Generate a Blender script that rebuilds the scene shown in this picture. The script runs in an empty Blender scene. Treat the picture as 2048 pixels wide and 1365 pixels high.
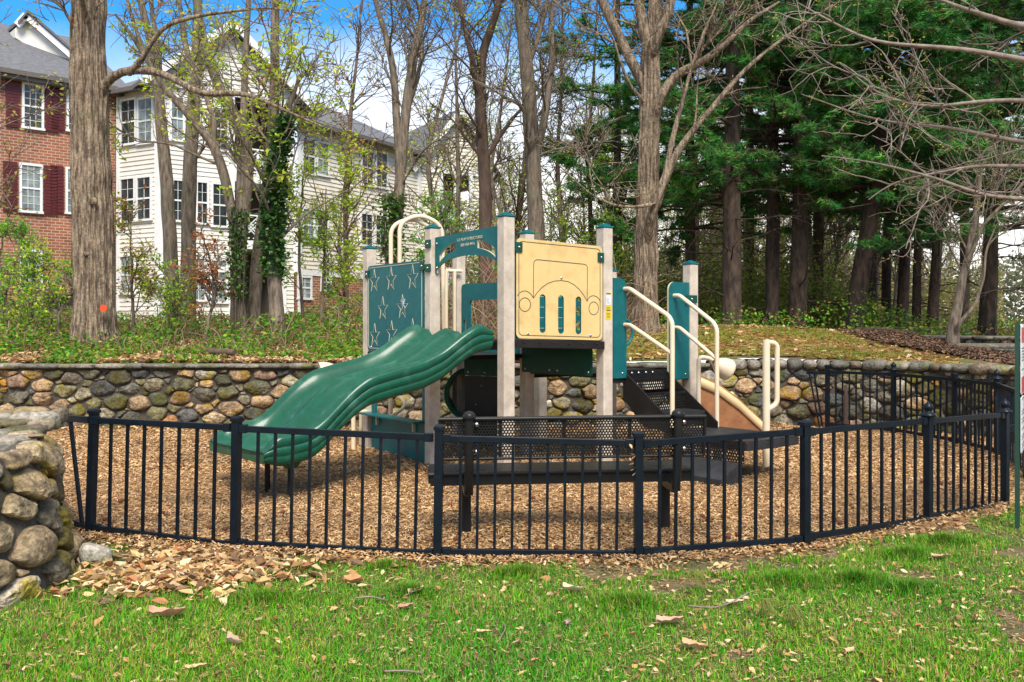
import bpy, math, random
import numpy as np
from mathutils import Vector
from mathutils.geometry import tessellate_polygon

SC = bpy.context.scene
COL = SC.collection
R_ = math.radians

# ------------------------------------------------------------------ camera, sky, sun, exposure
CH, FPX, HV = 1.46, 1820.0, 650.0          # eye height, focal length in photo pixels, horizon row
cam_d = bpy.data.cameras.new("camera")
cam = bpy.data.objects.new("camera", cam_d)
COL.objects.link(cam)
cam.location = (0, 0, CH)
cam.rotation_euler = (R_(90), 0, 0)
cam_d.sensor_width = 36
cam_d.lens = 36 * FPX / 2048
cam_d.shift_y = -(682.5 - HV) / 2048
cam_d.clip_start, cam_d.clip_end = 0.05, 3000
SC.camera = cam

SUN_EL, SUN_AZ = 50, 170                     # soft sun behind the camera, a little to its right
w = bpy.data.worlds.new("World")
SC.world = w
w.use_nodes = True
nt = w.node_tree
nt.nodes.clear()
def N(t, kind, **kw):
    n = t.nodes.new(kind)
    for k, v in kw.items():
        setattr(n, k, v)
    return n
wo = N(nt, "ShaderNodeOutputWorld")
sky = N(nt, "ShaderNodeTexSky", sky_type='NISHITA', sun_disc=False)
sky.sun_elevation, sky.sun_rotation = R_(SUN_EL), R_(SUN_AZ)
sky.air_density, sky.ozone_density, sky.dust_density = 1.0, 3.0, 0.2
hs = N(nt, "ShaderNodeHueSaturation")
hs.inputs['Saturation'].default_value = 1.55
hs.inputs['Value'].default_value = 1.0
bg1 = N(nt, "ShaderNodeBackground"); bg1.inputs['Strength'].default_value = 0.12
bg2 = N(nt, "ShaderNodeBackground"); bg2.inputs['Strength'].default_value = 0.76
bg2.inputs['Color'].default_value = (1.0, 0.975, 0.94, 1)
tc = N(nt, "ShaderNodeTexCoord")
sx = N(nt, "ShaderNodeSeparateXYZ")
mr = N(nt, "ShaderNodeValToRGB")            # cloud cover by height above the horizon: white low, a blue band, broken cloud above
cr = mr.color_ramp
cr.elements[0].position, cr.elements[0].color = 0.0, (1, 1, 1, 1)
cr.elements[1].position, cr.elements[1].color = 1.0, (.75, .75, .75, 1)
for p_, v_ in ((.15, 1.0), (.24, .55), (.30, .05), (.42, .05), (.60, .6)):
    e = cr.elements.new(p_); e.color = (v_, v_, v_, 1)
cn = N(nt, "ShaderNodeTexNoise"); cn.inputs['Scale'].default_value = 3.2; cn.inputs['Detail'].default_value = 6
cadd = N(nt, "ShaderNodeMath", operation='MULTIPLY_ADD'); cadd.inputs[1].default_value = 0.22
csub = N(nt, "ShaderNodeMath", operation='SUBTRACT'); csub.inputs[1].default_value = 0.11
mx = N(nt, "ShaderNodeMixShader")
L = nt.links.new
L(tc.outputs['Generated'], sx.inputs[0]); L(tc.outputs['Generated'], cn.inputs['Vector'])
L(cn.outputs['Fac'], cadd.inputs[0]); L(sx.outputs['Z'], cadd.inputs[2]); L(cadd.outputs[0], csub.inputs[0])
L(csub.outputs[0], mr.inputs[0])
L(sky.outputs[0], hs.inputs['Color']); L(hs.outputs[0], bg1.inputs['Color'])
L(mr.outputs[0], mx.inputs[0]); L(bg1.outputs[0], mx.inputs[1]); L(bg2.outputs[0], mx.inputs[2])
L(mx.outputs[0], wo.inputs[0])

sd = bpy.data.lights.new("sun", 'SUN')
sd.energy, sd.angle, sd.color = 2.9, R_(24), (1.0, 0.93, 0.82)
sun = bpy.data.objects.new("sun", sd)
COL.objects.link(sun)
sun.location = (-20, -20, 40)
_d = Vector((math.sin(R_(SUN_AZ)) * math.cos(R_(SUN_EL)), math.cos(R_(SUN_AZ)) * math.cos(R_(SUN_EL)), math.sin(R_(SUN_EL))))
sun.rotation_euler = _d.to_track_quat('Z', 'Y').to_euler()
vs = SC.view_settings
vs.view_transform, vs.look, vs.exposure, vs.gamma = 'Standard', 'None', 0.95, 1.0
try:
    SC.cycles.max_bounces = 6
    SC.cycles.transparent_max_bounces = 6
    SC.cycles.use_adaptive_sampling = True
    SC.cycles.use_denoising = True
    SC.cycles.denoiser = 'OPENIMAGEDENOISE'
    SC.cycles.denoising_prefilter = 'ACCURATE'
except Exception:
    pass

# ------------------------------------------------------------------ helpers
def P(u, v, Y):
    """the point that stands at depth Y behind photo pixel (u, v)"""
    return np.array([(u - 1024) * Y / FPX, Y, CH - (v - HV) * Y / FPX])

def nrm(a):
    a = np.asarray(a, float)
    return a / np.maximum(np.linalg.norm(a, axis=-1, keepdims=True), 1e-9)

class MB:
    def __init__(s):
        s.V, s.F, s.C, s.n = [], [], [], 0
    def add(s, V, faces, col=None, smooth=False, mat=0):
        V = np.asarray(V, float).reshape(-1, 3)
        if isinstance(faces, np.ndarray):
            groups = [faces]
        else:
            d = {}
            for f in faces:
                d.setdefault(len(f), []).append(f)
            groups = [np.array(g) for g in d.values()]
        for g in groups:
            s.F.append((g + s.n, smooth, mat))
        s.V.append(V)
        if col is None:
            c = np.ones((len(V), 4))
        else:
            c = np.ones((len(V), 4))
            c[:, :3] = np.asarray(col, float)
        s.C.append(c)
        s.n += len(V)
    def build(s, name, mat, parent=None, origin=None, bevel=0):
        me = bpy.data.meshes.new(name)
        V = np.concatenate(s.V)
        if parent is not None:
            o_ = root_loc(parent)
        else:
            o_ = np.array(origin if origin is not None else (0, 0, 0), float)
        V = V - o_
        me.vertices.add(len(V)); me.vertices.foreach_set("co", V.ravel())
        li, ls, sm, mi, k = [], [], [], [], 0
        for g, smooth, m in s.F:
            li.append(g.ravel()); ls.append(k + np.arange(len(g)) * g.shape[1]); k += g.size
            sm.append(np.full(len(g), smooth)); mi.append(np.full(len(g), m))
        li = np.concatenate(li); ls = np.concatenate(ls)
        me.loops.add(len(li)); me.loops.foreach_set("vertex_index", li.astype(np.int32))
        me.polygons.add(len(ls)); me.polygons.foreach_set("loop_start", ls.astype(np.int32))
        me.polygons.foreach_set("use_smooth", np.concatenate(sm))
        me.polygons.foreach_set("material_index", np.concatenate(mi).astype(np.int32))
        me.update(calc_edges=True)
        at = me.color_attributes.new("col", 'FLOAT_COLOR', 'POINT')
        at.data.foreach_set("color", np.concatenate(s.C).astype(np.float32).ravel())
        for m in (mat if isinstance(mat, (list, tuple)) else [mat]):
            me.materials.append(m)
        ob = bpy.data.objects.new(name, me)
        COL.objects.link(ob)
        if parent is not None:
            ob.parent = parent
        else:
            ob.location = o_
        if bevel:
            b = ob.modifiers.new("bevel", 'BEVEL'); b.width = bevel; b.segments = 2; b.limit_method = 'ANGLE'; b.angle_limit = R_(40)
        return ob

def root_loc(o):
    while o.parent is not None:
        o = o.parent
    return np.array(o.location)

def tag(o, label, cat, group=None):
    o["label"], o["category"] = label, cat
    if group: o["group"] = group
    return o
def thing(name, label, cat, loc, group=None):
    o = bpy.data.objects.new(name, None); COL.objects.link(o)
    o.empty_display_size = .2
    o.location = loc
    return tag(o, label, cat, group)
def kind(o, k):
    o["kind"] = k
    return o
def dup(root, loc, rz=0, sc=1, label=None, group=None):
    r = root.copy(); COL.objects.link(r); r.location = loc; r.rotation_euler = (0, 0, rz); r.scale = (sc, sc, sc)
    if label: r["label"] = label
    if group: r["group"] = group
    for ch in list(root.children):
        c = ch.copy(); COL.objects.link(c); c.parent = r
        for g in list(ch.children):
            d = g.copy(); COL.objects.link(d); d.parent = c
    return r

Z3 = np.array([0, 0, 1.0])
class FR:
    """a vertical frame: a runs along ex, b up, c out along n"""
    def __init__(s, O, ex, n=None, up=None):
        s.O = np.asarray(O, float); s.ex = nrm(ex); s.up = Z3 if up is None else nrm(up)
        s.n = np.cross(s.ex, s.up) if n is None else nrm(n)
    def __call__(s, a, b, c=0):
        a, b, c = np.broadcast_arrays(np.asarray(a, float), np.asarray(b, float), np.asarray(c, float))
        return s.O + a[..., None] * s.ex + b[..., None] * s.up + c[..., None] * s.n

BOXF = np.array([[0, 3, 2, 1], [4, 5, 6, 7], [0, 1, 5, 4], [1, 2, 6, 5], [2, 3, 7, 6], [3, 0, 4, 7]])
def fbox(mb, fr, a0, a1, b0, b1, c0, c1, col=None, mat=0):
    V = [fr(a, b, c) for (a, b, c) in ((a0, b0, c0), (a1, b0, c0), (a1, b0, c1), (a0, b0, c1), (a0, b1, c0), (a1, b1, c0), (a1, b1, c1), (a0, b1, c1))]
    mb.add(V, BOXF, col, mat=mat)
WF = FR((0, 0, 0), (1, 0, 0), (0, 1, 0))
def wbox(mb, x0, x1, y0, y1, z0, z1, col=None, mat=0):
    fbox(mb, WF, x0, x1, z0, z1, y0, y1, col, mat)
def beam(mb, p, q, wd, ht, col=None, mat=0, up=(0, 0, 1)):
    p, q = np.asarray(p, float), np.asarray(q, float)
    d = nrm(q - p); s_ = np.cross(d, np.asarray(up, float))
    if np.linalg.norm(s_) < 1e-6: s_ = np.array([1.0, 0, 0])
    s_ = nrm(s_); u_ = np.cross(s_, d)
    V = []
    for e in (p, q):
        for a, b in ((-1, -1), (1, -1), (1, 1), (-1, 1)):
            V.append(e + s_ * a * wd / 2 + u_ * b * ht / 2)
    mb.add(V, np.array([[0, 3, 2, 1], [4, 5, 6, 7], [0, 1, 5, 4], [1, 2, 6, 5], [2, 3, 7, 6], [3, 0, 4, 7]]), col, mat=mat)

def prism(mb, fr, outer, holes=(), c0=0, c1=.02, col=None, mat=0, edge_mat=None):
    loops = [list(outer)] + [list(h) for h in holes]
    tri = tessellate_polygon([[Vector((x, y, 0)) for x, y in l] for l in loops])
    pts = [p for l in loops for p in l]
    A = np.array(pts, float); n = len(A)
    V = np.concatenate([fr(A[:, 0], A[:, 1], c1), fr(A[:, 0], A[:, 1], c0)])
    T = np.array(tri)
    mb.add(V, np.concatenate([T, T[:, ::-1] + n]), col, mat=mat)
    k = 0; sides = []
    for l in loops:
        m = len(l)
        for i in range(m):
            j = (i + 1) % m
            sides.append((k + i, k + j, k + j + n, k + i + n))
        k += m
    mb.add(V, np.array(sides), col, mat=mat if edge_mat is None else edge_mat)

def rrect(a0, a1, b0, b1, r, n=5):
    out = []
    for cx, cy, s0 in ((a1 - r, b0 + r, -90), (a1 - r, b1 - r, 0), (a0 + r, b1 - r, 90), (a0 + r, b0 + r, 180)):
        for i in range(n + 1):
            t = R_(s0 + 90 * i / n)
            out.append((cx + r * math.cos(t), cy + r * math.sin(t)))
    return out

def tube(mb, pts, r, sides=12, col=None, caps=True, mat=0, smooth=True):
    pts = np.asarray(pts, float); k = len(pts)
    r = np.broadcast_to(np.asarray(r, float), (k,))
    t = nrm(np.gradient(pts, axis=0))
    ref = np.array([0, 0, 1.0]) if abs(t[0, 2]) < .9 else np.array([1.0, 0, 0])
    u = nrm(np.cross(t[0], ref)); rings = []
    for i in range(k):
        u = nrm(u - t[i] * np.dot(u, t[i])); v = np.cross(t[i], u)
        a = np.arange(sides) * 2 * math.pi / sides
        rings.append(pts[i] + r[i] * (np.cos(a)[:, None] * u + np.sin(a)[:, None] * v))
    V = np.concatenate(rings)
    i, j = np.meshgrid(np.arange(k - 1), np.arange(sides), indexing='ij')
    j2 = (j + 1) % sides
    F = np.stack([i * sides + j, i * sides + j2, (i + 1) * sides + j2, (i + 1) * sides + j], -1).reshape(-1, 4)
    mb.add(V, F, col, smooth, mat)
    if caps:
        mb.add(rings[0], [tuple(range(sides))[::-1]], col, mat=mat); mb.add(rings[-1], [tuple(range(sides))], col, mat=mat)

def fillet(pts, r, n=6):
    pts = [np.asarray(p, float) for p in pts]; out = [pts[0]]
    for a, b, c in zip(pts[:-2], pts[1:-1], pts[2:]):
        d1, d2 = nrm(a - b), nrm(c - b)
        ra = min(r, .45 * np.linalg.norm(a - b), .45 * np.linalg.norm(c - b))
        p0, p1 = b + d1 * ra, b + d2 * ra
        for i in range(n + 1):
            t = i / n
            out.append((1 - t) ** 2 * p0 + 2 * t * (1 - t) * b + t * t * p1)
    out.append(pts[-1])
    return np.array(out)

def lathe(mb, c, prof, sides=16, axis=(0, 0, 1), col=None, mat=0, smooth=True):
    ax = nrm(axis); ref = np.array([1.0, 0, 0]) if abs(ax[0]) < .9 else np.array([0, 1.0, 0])
    u = nrm(np.cross(ax, ref)); v = np.cross(ax, u); c = np.asarray(c, float)
    a = np.arange(sides) * 2 * math.pi / sides
    V = np.concatenate([c + ax * h + r * (np.cos(a)[:, None] * u + np.sin(a)[:, None] * v) for r, h in prof])
    k = len(prof)
    i, j = np.meshgrid(np.arange(k - 1), np.arange(sides), indexing='ij'); j2 = (j + 1) % sides
    mb.add(V, np.stack([i * sides + j, i * sides + j2, (i + 1) * sides + j2, (i + 1) * sides + j], -1).reshape(-1, 4), col, smooth, mat)
    mb.add(V[:sides], [tuple(range(sides))[::-1]], col, mat=mat); mb.add(V[-sides:], [tuple(range(sides))], col, mat=mat)

def perforated(mb, fr, w_, h_, pitch, r, th=.004):
    """a staggered punched sheet, a from 0 to w_, b from 0 to h_"""
    rows = max(1, int(round(h_ / (pitch * .87)))); ph = h_ / rows
    cols = max(1, int(round(w_ / pitch))); pw = w_ / cols
    q = np.array([(-1, -1), (0, -1), (1, -1), (1, 0), (1, 1), (0, 1), (-1, 1), (-1, 0)], float)
    o = np.array([(math.cos(t), math.sin(t)) for t in np.radians([225, 270, 315, 0, 45, 90, 135, 180])])
    for i in range(rows):
        off = .5 * pw if i % 2 else 0
        m = cols - 1 if i % 2 else cols
        cx = off + (np.arange(m) + .5) * pw; cy = (i + .5) * ph
        A = np.concatenate([cx[:, None, None] + (q * [pw / 2, ph / 2])[None, :, :1], np.full((m, 8, 1), cy) + (q * [pw / 2, ph / 2])[None, :, 1:]], -1)
        B = np.concatenate([cx[:, None, None] + (o * r)[None, :, :1], np.full((m, 8, 1), cy) + (o * r)[None, :, 1:]], -1)
        V = np.concatenate([fr(A[..., 0], A[..., 1], th), fr(B[..., 0], B[..., 1], th), fr(A[..., 0], A[..., 1], 0), fr(B[..., 0], B[..., 1], 0)], 1).reshape(-1, 3)
        k = np.arange(8); k2 = (k + 1) % 8
        f = np.concatenate([np.stack([k, k2, 8 + k2, 8 + k], -1), np.stack([16 + k2, 16 + k, 24 + k, 24 + k2], -1), np.stack([8 + k, 8 + k2, 24 + k2, 24 + k], -1)])
        mb.add(V, (f[None] + (np.arange(m) * 32)[:, None, None]).reshape(-1, 4))
        if i % 2:
            fbox(mb, fr, 0, off, i * ph, (i + 1) * ph, 0, th); fbox(mb, fr, w_ - off, w_, i * ph, (i + 1) * ph, 0, th)

# value noise on arrays
def vnoise(p, seed=0):
    p = np.asarray(p, float); i = np.floor(p).astype(np.int64); f = p - i; f = f * f * (3 - 2 * f)
    def h(x, y, z):
        n = (x * 374761393 + y * 668265263 + z * 2147483647 + seed * 974711) & 0xffffffff
        n = ((n ^ (n >> 13)) * 1274126177) & 0xffffffff
        return ((n ^ (n >> 16)) & 0xffff) / 65535.0
    out = 0
    for a in (0, 1):
        for b in (0, 1):
            for c in (0, 1):
                wgt = (f[..., 0] if a else 1 - f[..., 0]) * (f[..., 1] if b else 1 - f[..., 1]) * (f[..., 2] if c else 1 - f[..., 2])
                out = out + wgt * h(i[..., 0] + a, i[..., 1] + b, i[..., 2] + c)
    return out
def fbm(p, seed=0, oct=3):
    s_, a, t = 0, 1, 0
    for k in range(oct):
        s_ = s_ + a * vnoise(np.asarray(p) * 2 ** k, seed + k); t += a; a *= .5
    return s_ / t

# ------------------------------------------------------------------ materials
MATS = {}
LOWSPEC = ('black_powder_coated_aluminium', 'black_vinyl_coated_steel', 'brown_black_deck_steel', 'worn_grey_step_vinyl', 'dark_green_bracket', 'teal_panel_plastic', 'green_slide_plastic', 'teal_cap_plastic', 'weathered_post_plastic', 'yellow_panel_plastic')
def mat(name, c1, c2=None, scale=8, rough=.6, bump=0, bscale=None, detail=6, metallic=0, coat=0, attr=False, stretch=None, ramp=(.35, .65), trans=0, c3=None, scale3=3, t3=(.55, .7), spec=.5, fine=0, flo=.45):
    if name in MATS: return MATS[name]
    m = bpy.data.materials.new(name); m.use_nodes = True
    t = m.node_tree; b = t.nodes['Principled BSDF']; Lk = t.links.new
    b.inputs['Roughness'].default_value = rough; b.inputs['Metallic'].default_value = metallic
    b.inputs['Specular IOR Level'].default_value = .2 if name in LOWSPEC else spec
    if coat: b.inputs['Coat Weight'].default_value = coat; b.inputs['Coat Roughness'].default_value = .15
    tcn = N(t, "ShaderNodeTexCoord"); vec = tcn.outputs['Object']
    if stretch:
        mp = N(t, "ShaderNodeMapping"); mp.inputs['Scale'].default_value = stretch; Lk(vec, mp.inputs[0]); vec = mp.outputs[0]
    nz = N(t, "ShaderNodeTexNoise"); nz.inputs['Scale'].default_value = scale; nz.inputs['Detail'].default_value = detail; nz.inputs['Roughness'].default_value = .65
    Lk(vec, nz.inputs['Vector'])
    rp = N(t, "ShaderNodeValToRGB"); c2 = c2 or tuple(x * .8 for x in c1)
    rp.color_ramp.elements[0].position, rp.color_ramp.elements[0].color = ramp[0], (*c1, 1)
    rp.color_ramp.elements[1].position, rp.color_ramp.elements[1].color = ramp[1], (*c2, 1)
    Lk(nz.outputs['Fac'], rp.inputs[0]); out = rp.outputs[0]
    if c3:
        n3 = N(t, "ShaderNodeTexNoise"); n3.inputs['Scale'].default_value = scale3; n3.inputs['Detail'].default_value = 5; Lk(tcn.outputs['Object'], n3.inputs['Vector'])
        r3 = N(t, "ShaderNodeMapRange"); r3.inputs[1].default_value, r3.inputs[2].default_value = t3; Lk(n3.outputs['Fac'], r3.inputs[0])
        m3 = N(t, "ShaderNodeMix", data_type='RGBA'); m3.inputs[7].default_value = (*c3, 1); Lk(r3.outputs[0], m3.inputs[0]); Lk(out, m3.inputs[6]); out = m3.outputs[2]
    if fine:
        nf = N(t, "ShaderNodeTexNoise"); nf.inputs['Scale'].default_value = fine; nf.inputs['Detail'].default_value = 8; nf.inputs['Roughness'].default_value = .75; Lk(tcn.outputs['Object'], nf.inputs['Vector'])
        rf_ = N(t, "ShaderNodeMapRange"); rf_.inputs[1].default_value, rf_.inputs[2].default_value, rf_.inputs[3].default_value, rf_.inputs[4].default_value = .38, .62, flo, 1.25 if flo < .5 else 1.05; Lk(nf.outputs['Fac'], rf_.inputs[0])
        mf = N(t, "ShaderNodeMix", data_type='RGBA', blend_type='MULTIPLY'); mf.inputs[0].default_value = 1; Lk(out, mf.inputs[6]); Lk(rf_.outputs[0], mf.inputs[7]); out = mf.outputs[2]
    if attr:
        at = N(t, "ShaderNodeAttribute", attribute_name="col"); mm = N(t, "ShaderNodeMix", data_type='RGBA', blend_type='MULTIPLY'); mm.inputs[0].default_value = 1
        Lk(out, mm.inputs[6]); Lk(at.outputs['Color'], mm.inputs[7]); out = mm.outputs[2]
    Lk(out, b.inputs['Base Color'])
    if bump:
        nb = N(t, "ShaderNodeTexNoise"); nb.inputs['Scale'].default_value = bscale or scale * 3; nb.inputs['Detail'].default_value = 5; Lk(vec, nb.inputs['Vector'])
        bp = N(t, "ShaderNodeBump"); bp.inputs['Strength'].default_value = bump; bp.inputs['Distance'].default_value = .02; Lk(nb.outputs['Fac'], bp.inputs['Height']); Lk(bp.outputs[0], b.inputs['Normal'])
    if trans:
        tr = N(t, "ShaderNodeBsdfTranslucent"); ms = N(t, "ShaderNodeMixShader"); ms.inputs[0].default_value = trans
        Lk(out, tr.inputs['Color']); Lk(b.outputs[0], ms.inputs[1]); Lk(tr.outputs[0], ms.inputs[2])
        Lk(ms.outputs[0], t.nodes['Material Output'].inputs['Surface'])
    MATS[name] = m
    return m

M_POST = mat("weathered_post_plastic", (.60, .52, .42), (.50, .42, .33), 5, .6, 0, 60, c3=(.40, .33, .25), scale3=2.6, t3=(.54, .78), fine=9, flo=.82)
M_TEAL = mat("teal_panel_plastic", (.004, .125, .13), (.003, .105, .115), 3, .38, 0, 90, c3=(.02, .125, .125), scale3=9, t3=(.56, .8), fine=12, flo=.8)
M_TEALCAP = mat("teal_cap_plastic", (.004, .15, .16), (.004, .12, .13), 6, .35)
M_DKGREEN = mat("dark_green_bracket", (.004, .07, .045), (.003, .055, .035), 8, .4)
M_SLIDE = mat("green_slide_plastic", (.005, .085, .046), (.006, .072, .04), 2.5, .3, 0, 40, coat=.2, c3=(.035, .13, .085), scale3=6, t3=(.54, .74), fine=16, flo=.82)
M_YELLOW = mat("yellow_panel_plastic", (.70, .50, .215), (.64, .45, .185), 3, .5, 0, 80, c3=(.56, .38, .15), scale3=7, t3=(.52, .75))
M_GROOVE_DK = mat("dark_groove", (.01, .035, .03), None, 8, .6)
M_GROOVE_LT = mat("tan_groove", (.62, .55, .36), None, 8, .6)
M_CREAM = mat("cream_painted_pipe", (.72, .60, .42), (.66, .54, .37), 6, .35, 0, 80, coat=.2)
M_BLACKVINYL = mat("black_vinyl_coated_steel", (.012, .012, .012), (.016, .015, .014), 12, .38, 0, 200)
M_DECK = mat("brown_black_deck_steel", (.012, .0105, .010), (.018, .015, .013), 9, .45, 0, 120)
M_GREYVINYL = mat("worn_grey_step_vinyl", (.034, .034, .036), (.02, .02, .022), 7, .5, 0, 90)
M_FENCE = mat("black_powder_coated_aluminium", (.004, .007, .011), (.006, .011, .017), 10, .34, 0, 150, c3=(.014, .026, .036), scale3=16, t3=(.62, .8))
M_STEEL = mat("bolt_steel", (.6, .6, .6), (.45, .45, .45), 20, .3, metallic=1)
M_TAN = mat("tan_slide_plastic", (.66, .50, .28), (.58, .42, .22), 4, .45)
M_BROWNUNDER = mat("brown_slide_side", (.34, .15, .055), (.20, .08, .03), 5, .5, .05, 40)
M_STONE = mat("field_stone", (1.45, 1.42, 1.36), (.40, .38, .34), 10, .88, 1.0, 26, detail=12, attr=True, ramp=(.34, .66), c3=(.78, .70, .12), scale3=3.4, t3=(.53, .62), fine=34)
M_MORTAR = mat("dark_joint_mortar", (.085, .07, .05), (.035, .028, .02), 14, .9, .5, 30)
M_CAP = mat("grey_capstone", (.33, .30, .25), (.14, .13, .11), 6, .85, .8, 30, attr=True, c3=(.16, .17, .06), scale3=3, t3=(.53, .66), fine=30)
M_CHIPG = mat("wood_chip_floor", (.42, .24, .10), (.17, .085, .035), 45, .9, .9, 60, c3=(.24, .13, .06), scale3=1.1, t3=(.5, .75))
M_CHIP = mat("wood_chip", (1, 1, 1), (.75, .72, .68), 30, .85, attr=True)
M_SOIL = mat("lawn_soil", (.22, .135, .065), (.10, .085, .03), 14, .95, .7, 40, c3=(.085, .085, .025), scale3=2.0, t3=(.4, .6))
M_GRASS = mat("grass_blade", (1, 1, 1), (.8, .8, .8), 4, .55, attr=True, trans=.35, spec=.25)
M_LEAFDEAD = mat("dry_leaf", (1, 1, 1), (.72, .68, .62), 25, .75, attr=True, trans=.12)
M_LEAF = mat("spring_leaf", (1, 1, 1), (.75, .8, .7), 12, .5, attr=True, trans=.5, spec=.3)
M_NEEDLE = mat("pine_needle", (1, 1, 1), (.7, .75, .7), 2.5, .55, attr=True, trans=.15, spec=.3)
M_IVY = mat("ivy_leaf", (1, 1, 1), (.6, .65, .6), 10, .4, attr=True, trans=.15)
M_BARK = mat("ridged_brown_bark", (.33, .25, .165), (.085, .056, .035), 22, .92, 1.0, 34, stretch=(1, 1, .13), ramp=(.40, .60), c3=(.19, .17, .085), scale3=.9, t3=(.58, .78), fine=26)
M_BARKG = mat("grey_brown_bark", (.25, .195, .14), (.075, .054, .038), 18, .9, .9, 28, stretch=(1, 1, .2), ramp=(.36, .64), c3=(.12, .12, .06), scale3=1.2, t3=(.55, .75))
M_BARKD = mat("dark_pine_bark", (.095, .062, .042), (.022, .015, .011), 12, .95, 1.0, 22, stretch=(1, 1, .3), ramp=(.36, .64))
M_BARKL = mat("pale_twig_bark", (.29, .235, .19), (.14, .105, .08), 9, .85, .4, 40)
M_BARKR = mat("red_brown_far_bark", (.15, .095, .065), (.065, .042, .03), 10, .95, .6, 25, stretch=(1, 1, .25))

def brick_mat(name, dirv):
    m = bpy.data.materials.new(name); m.use_nodes = True; t = m.node_tree; b = t.nodes['Principled BSDF']; Lk = t.links.new
    b.inputs['Roughness'].default_value = .85
    tcn = N(t, "ShaderNodeTexCoord"); dt = N(t, "ShaderNodeVectorMath", operation='DOT_PRODUCT'); dt.inputs[1].default_value = (*dirv, 0); Lk(tcn.outputs['Object'], dt.inputs[0])
    sp = N(t, "ShaderNodeSeparateXYZ"); Lk(tcn.outputs['Object'], sp.inputs[0]); cb = N(t, "ShaderNodeCombineXYZ"); Lk(dt.outputs['Value'], cb.inputs[0]); Lk(sp.outputs['Z'], cb.inputs[1])
    br = N(t, "ShaderNodeTexBrick"); Lk(cb.outputs[0], br.inputs['Vector'])
    br.inputs['Scale'].default_value = 1; br.inputs['Brick Width'].default_value = .26; br.inputs['Row Height'].default_value = .10; br.inputs['Mortar Size'].default_value = .012
    br.inputs['Color1'].default_value = (.36, .12, .055, 1); br.inputs['Color2'].default_value = (.22, .07, .035, 1); br.inputs['Mortar'].default_value = (.42, .33, .25, 1)
    nz = N(t, "ShaderNodeTexNoise"); nz.inputs['Scale'].default_value = 1.2; nz.inputs['Detail'].default_value = 6; Lk(tcn.outputs['Object'], nz.inputs['Vector'])
    mp = N(t, "ShaderNodeMapRange"); mp.inputs[1].default_value, mp.inputs[2].default_value, mp.inputs[3].default_value, mp.inputs[4].default_value = .35, .7, 1.1, .7; Lk(nz.outputs['Fac'], mp.inputs[0])
    mm = N(t, "ShaderNodeMix", data_type='RGBA', blend_type='MULTIPLY'); mm.inputs[0].default_value = 1; Lk(br.outputs[0], mm.inputs[6]); Lk(mp.outputs[0], mm.inputs[7]); Lk(mm.outputs[2], b.inputs['Base Color'])
    return m
M_SIDING = mat("white_lap_siding", (.74, .71, .64), (.60, .575, .50), .9, .55, .1, 9)
M_SIDINGT = mat("cream_lap_siding", (.77, .71, .59), (.66, .60, .48), .9, .55, .1, 9)
M_BRICK = brick_mat("red_brick", (.733, .68))
M_BRICK2 = brick_mat("red_brick_wing", (.52, .854))
M_ROOF = mat("grey_roof_shingle", (.16, .16, .17), (.085, .085, .095), 6, .9, .6, 20, stretch=(1, 1, 4))
M_TRIM = mat("white_trim_paint", (.78, .78, .76), (.70, .70, .67), 5, .5)
M_GLASS = mat("dark_window_glass", (.015, .02, .022), (.05, .06, .06), 1.3, .08)
M_BLIND = mat("pale_blind_behind_glass", (.30, .35, .35), (.08, .11, .11), 1.7, .12)
M_SHUTTER = mat("dark_red_shutter", (.11, .012, .012), (.08, .01, .01), 6, .5)
M_RECESS = mat("shade_toned_recess_wall", (.12, .095, .075), (.08, .065, .05), 4, .9)  # deep shade of the balcony recesses put into a darker wall colour
M_BROWN = mat("brown_gutter", (.13, .11, .09), None, 4, .5)

# ------------------------------------------------------------------ terrain
FENCE = np.array([(-2.95, 6.36), (-1.787, 5.87), (-.466, 5.69), (.79, 5.69), (1.934, 6.0), (3.06, 6.69), (3.976, 7.34)])
WALLPATH = np.array([(-9.5, 12.75), (-7.1, 12.8), (-3.5, 12.85), (0.2, 12.9), (2.4, 13.05), (3.9, 13.2), (5.0, 12.95), (5.8, 12.3), (6.25, 11.3), (6.45, 10.2), (6.5, 9.0)])
def wall_y(x):
    return np.interp(x, [-9.5, -7.1, -3.5, .2, 2.4, 3.9, 5.0, 5.8, 6.25, 6.45, 6.6], [12.75, 12.8, 12.85, 12.9, 13.05, 13.2, 12.95, 12.3, 11.3, 10.2, 7.5])
def smooth(e0, e1, x):
    t = np.clip((x - e0) / (e1 - e0), 0, 1); return t * t * (3 - 2 * t)
def gz(x, y):
    """height of the ground above the retaining wall"""
    x = np.asarray(x, float); y = np.asarray(y, float)
    left = np.interp(y, [10, 12.8, 16, 22, 31, 50, 90, 200, 900], [.88, .90, 1.12, 1.28, 1.5, 1.5, .6, -.6, -4])
    right = np.interp(y, [6, 12.6, 14.5, 17.5, 21, 27, 40, 90, 200, 900], [.86, .88, 1.14, 1.40, 1.40, 1.30, .9, .15, -.6, -4])
    t = smooth(-3, 2.5, x)
    z = left * (1 - t) + right * t
    far = smooth(7.2, 9.0, x) * (1 - smooth(17, 22, y)); z = z - .28 * far - .12 * smooth(4.5, 7.2, x) * smooth(13, 15, y) * (1 - smooth(19, 24, y))
    return z + .07 * (fbm(np.stack([x * .6, y * .6, 0 * x], -1), 5) - .5)

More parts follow.
